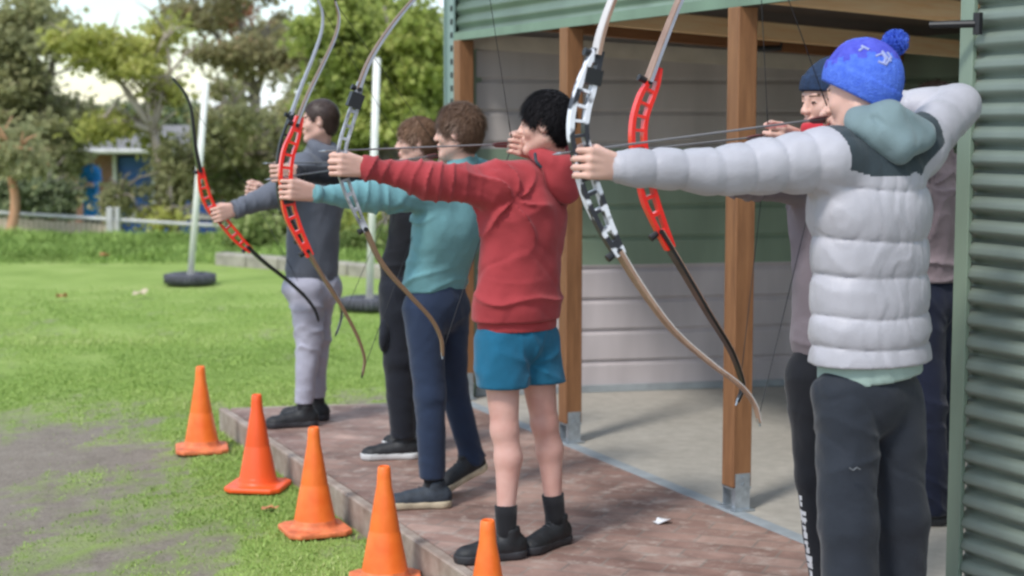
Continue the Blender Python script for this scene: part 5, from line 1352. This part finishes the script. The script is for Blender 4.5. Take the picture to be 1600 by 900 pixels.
def crown(name, clumps, Yd, dens, leaf, mats, par, seed, depth=1.0, sub=9, gap=.25):
    """clumps: (px, py, rx, ry) at distance Yd(+dz); leaves sit in many small sprays through each clump's volume"""
    r = np.random.RandomState(seed); Cs = []; T_ = []; Nn = []
    for cl in clumps:
        px, py, rx, ry = cl[:4]; dy = cl[4] if len(cl) > 4 else r.uniform(-1, 1) * depth
        c = J(px, py, Yd + dy); a = rx / F * Yd; bq = ry / F * Yd; nsub = max(4, int(sub * (rx * ry) / 1600))
        u = r.normal(size=(nsub, 3)); u /= np.linalg.norm(u, axis=1)[:, None]; u *= (r.rand(nsub) ** (1 / 2.2))[:, None]
        sc_ = c + u * np.array([a, min(a, 1.6 * depth + .6), bq])
        srad = (.13 + .20 * r.rand(nsub)) * Yd / 28; tone = r.rand(nsub)
        n = int(dens * 1.0)
        for k in range(nsub):
            if r.rand() < gap * .4: continue
            w = r.normal(size=(n, 3)) * .55 * np.array([1.15, 1.15, .62]) * srad[k]; Cs.append(sc_[k] + w + np.array([0, 0, -.15]) * (np.linalg.norm(w, axis=1)[:, None] ** 2))
            T_.append(np.clip(tone[k] * .55 + .22 + r.normal(size=n) * .14 + .0 * w[:, 2], 0, 1))
    C = np.concatenate(Cs); T_ = np.concatenate(T_); n = len(C)
    d1 = unit_rows(r.normal(size=(n, 3)) + np.array([0, 0, -.5])); d2 = unit_rows(np.cross(d1, r.normal(size=(n, 3)))); L_ = leaf * (.6 + .8 * r.rand(n))[:, None]; w = L_ * .34
    V = np.concatenate([C, C + d1 * L_ * .5 + d2 * w, C + d1 * L_, C + d1 * L_ * .5 - d2 * w]); k = np.arange(n)
    o = mesh_obj(name, V, np.stack([k, k + n, k + 2 * n, k + 3 * n], 1), mats, par, tuple(par.location) if par else None)
    at = o.data.attributes.new('tint', 'FLOAT', 'FACE'); at.data.foreach_set('value', T_.astype(np.float32)); return o
def tree(name, label, base_px, Yd, clumps, leafm, barkm, dens=90, leaf=.13, r0=.14, seed=1, group='trees and shrubs beyond the lawn', forks=None, sub=9, depth=1.2, trunk_to=None, extra=None, gap=.25):
    gz_ = float(ground_z(np.array([0.]), np.array([Yd]))[0]); bp = np.array([(base_px - 800) / F * Yd, Yd, gz_]); root = empty(name, tuple(bp)); tag(root, label, 'tree' if 'tree' in name or 'sapling' in name else 'shrub', group)
    rr = random.Random(seed); tops = [J(c[0], c[1], Yd + (c[4] if len(c) > 4 else 0)) for c in clumps]
    fork = J(*trunk_to, Yd) if trunk_to else bp * .5 + np.mean(tops, 0) * .5
    mb = MB(); mid = lin(bp, fork, .5) + np.array([rr.uniform(-.15, .15), 0, 0]); mb.tube(smooth_path([bp - Z_ * .1, mid, fork], 5), [r0 * (1.25 - .05 * i) for i in range(11)], 10); mb.build('trunk', barkm, root, tuple(bp), True)
    mb = MB()
    for tp in tops:
        b1 = lin(fork, tp, .5) + np.array([rr.uniform(-.2, .2), rr.uniform(-.2, .2), rr.uniform(0, .25)]); pth = smooth_path([fork, b1, tp], 4); mb.tube(pth, [max(.012, r0 * .55 * (1 - .1 * i)) for i in range(len(pth))], 7)
        for k in range(4):
            s0 = pth[rr.randint(3, len(pth) - 1)]; e0 = s0 + np.array([rr.uniform(-.7, .7), rr.uniform(-.5, .5), rr.uniform(-.2, .7)]); mb.tube([s0, lin(s0, e0, .5) + Z_ * .08, e0], [.028, .018, .008], 5)
    mb.build('limbs', barkm, root, tuple(bp), True)
    crown('crown', clumps, Yd, dens, leaf, leafm, root, seed, depth, sub, gap)
    if extra:
        for ex in extra: crown(ex[0], ex[1], Yd, ex[3], leaf, ex[2], root, seed + 7, depth, sub)
    return root
tree('gum_tree', 'big dark olive gum tree filling the left edge', 66, 30, [(30, 40, 70, 50), (-30, 120, 70, 70), (20, 130, 75, 55), (80, 175, 55, 50), (95, 235, 30, 36), (30, 215, 75, 50), (-20, 270, 60, 50), (60, 270, 60, 40), (100, 285, 14, 24), (90, 60, 26, 26), (125, 200, 30, 30)], Lf['olive'], B_grey, dens=90, leaf=.14, r0=.2, seed=1, sub=17, trunk_to=(60, 200))
tree('gum_tree', 'yellow-green gum tree with sky showing through, above the brick building', 243, 27, [(110, 62, 30, 24), (165, 62, 42, 30), (215, 75, 45, 30), (255, 45, 32, 22), (150, 95, 30, 20), (205, 105, 40, 22), (262, 120, 24, 28), (250, 150, 22, 22), (200, 190, 42, 14), (165, 205, 26, 12), (140, 200, 22, 14), (235, 222, 18, 10)], Lf['gum'], B_pale, dens=75, leaf=.12, r0=.09, seed=2, sub=17, depth=.8, trunk_to=(240, 205), gap=.5)
tree('gum_tree', 'tall brown and olive gum tree in the middle with rusty dead leaves', 392, 31, [(300, 20, 50, 28), (370, -10, 60, 30), (420, 50, 50, 36), (450, 100, 45, 38), (360, 90, 45, 22), (395, 75, 40, 25), (340, 190, 40, 22), (310, 70, 26, 22)], Lf['brown'], B_grey, dens=75, leaf=.12, r0=.13, seed=3, sub=17, trunk_to=(400, 150), extra=[('dead_leaves', [(352, 35, 24, 18), (372, 12, 18, 12)], Lf['rust'], 60)], gap=.4)
tree('gum_tree', 'darker olive tree behind the farthest archer', 372, 28, [(350, 150, 35, 24), (385, 180, 30, 26), (345, 225, 50, 26), (430, 210, 50, 36), (400, 255, 60, 34), (460, 255, 50, 40), (470, 170, 36, 36), (365, 290, 60, 22), (330, 175, 16, 22)], Lf['olive'], B_grey, dens=80, leaf=.12, r0=.10, seed=4, sub=17, trunk_to=(385, 240), gap=.35)
tree('willow_tree', 'dense bright yellow-green tree filling the space beside the shed corner', 610, 24, [(520, 30, 50, 45), (600, 10, 60, 50), (660, 60, 50, 55), (560, 90, 55, 45), (630, 120, 60, 50), (520, 140, 35, 50), (680, 150, 45, 55), (590, 180, 60, 50), (650, 220, 60, 50), (545, 230, 40, 50), (600, 280, 60, 50), (680, 300, 50, 55), (540, 310, 45, 50), (600, 350, 70, 40), (550, 370, 40, 26), (490, 60, 24, 30)], Lf['bright'], B_grey, dens=100, leaf=.11, r0=.16, seed=5, sub=20, trunk_to=(610, 240), gap=.1)
tree('gum_tree', 'olive gum tree standing behind the shed corner', 800, 27, [(760, 60, 60, 50), (830, 110, 60, 50), (770, 180, 60, 50), (850, 220, 60, 50), (780, 280, 60, 50), (740, 330, 50, 40), (840, 330, 60, 40)], Lf['olive'], B_grey, dens=80, leaf=.13, r0=.15, seed=9, sub=15, trunk_to=(800, 230))
tree('sapling', 'young tree with a bare orange trunk at the left edge, before the low fence', 10, 24.4, [(12, 225, 30, 28), (34, 250, 24, 20), (-8, 250, 26, 24)], Lf['olive'], B_org, dens=80, leaf=.12, r0=.07, seed=6, sub=26, depth=.4, trunk_to=(17, 270), gap=0)
for (px, Yd, cl, lm, lab, sd_) in ((45, 27.5, [(10, 300, 50, 34), (60, 305, 45, 32), (85, 300, 24, 32), (30, 330, 60, 20), (92, 325, 26, 18)], 'dark', 'dark green shrub behind the low fence, left of the bystander', 11),
        (278, 27.2, [(265, 255, 26, 30), (290, 285, 30, 26), (262, 300, 20, 20), (300, 250, 26, 26)], 'olive', 'rounded olive shrub between the blue door and the white pole', 12),
        (345, 28.6, [(330, 262, 40, 26), (375, 275, 45, 24), (420, 290, 45, 26), (345, 295, 40, 16)], 'grn', 'green shrub behind the white pole and the lowered bow', 13),
        (182, 26.4, [(178, 318, 20, 18), (188, 300, 12, 12)], 'olive', 'small grey-green shrub in front of the blue door', 14),
        (255, 26.3, [(240, 335, 18, 9), (262, 340, 14, 7)], 'gum', 'tiny yellow-green bush at the fence below the blue door', 15),
        (440, 23.0, [(400, 350, 40, 26), (450, 330, 50, 40), (500, 350, 45, 36), (420, 380, 40, 12), (480, 385, 50, 14)], 'grn', 'green hedge plant behind the archer in the charcoal hoodie', 16),
        (560, 22.0, [(560, 385, 34, 22), (600, 380, 40, 26), (650, 385, 40, 26)], 'grn', 'low green shrub at the foot of the bright tree', 17)):
    tree('shrub', lab, px, Yd, cl, Lf[lm], B_grey, dens=80, leaf=.10, r0=.035, seed=sd_, sub=22, depth=.5, gap=.05)
# far wood: one mass
fw = [(x, y, 75, 32) for x in range(-120, 1250, 62) for y in (205 + (x * 7 % 40) - 20, 262)]
o = crown('far_wood', fw, 62, 70, .34, Lf['dark'], None, 90, 3, 13, .2); tag(o, 'far wood of dark trees closing the view behind the building', 'wood', kind='stuff')
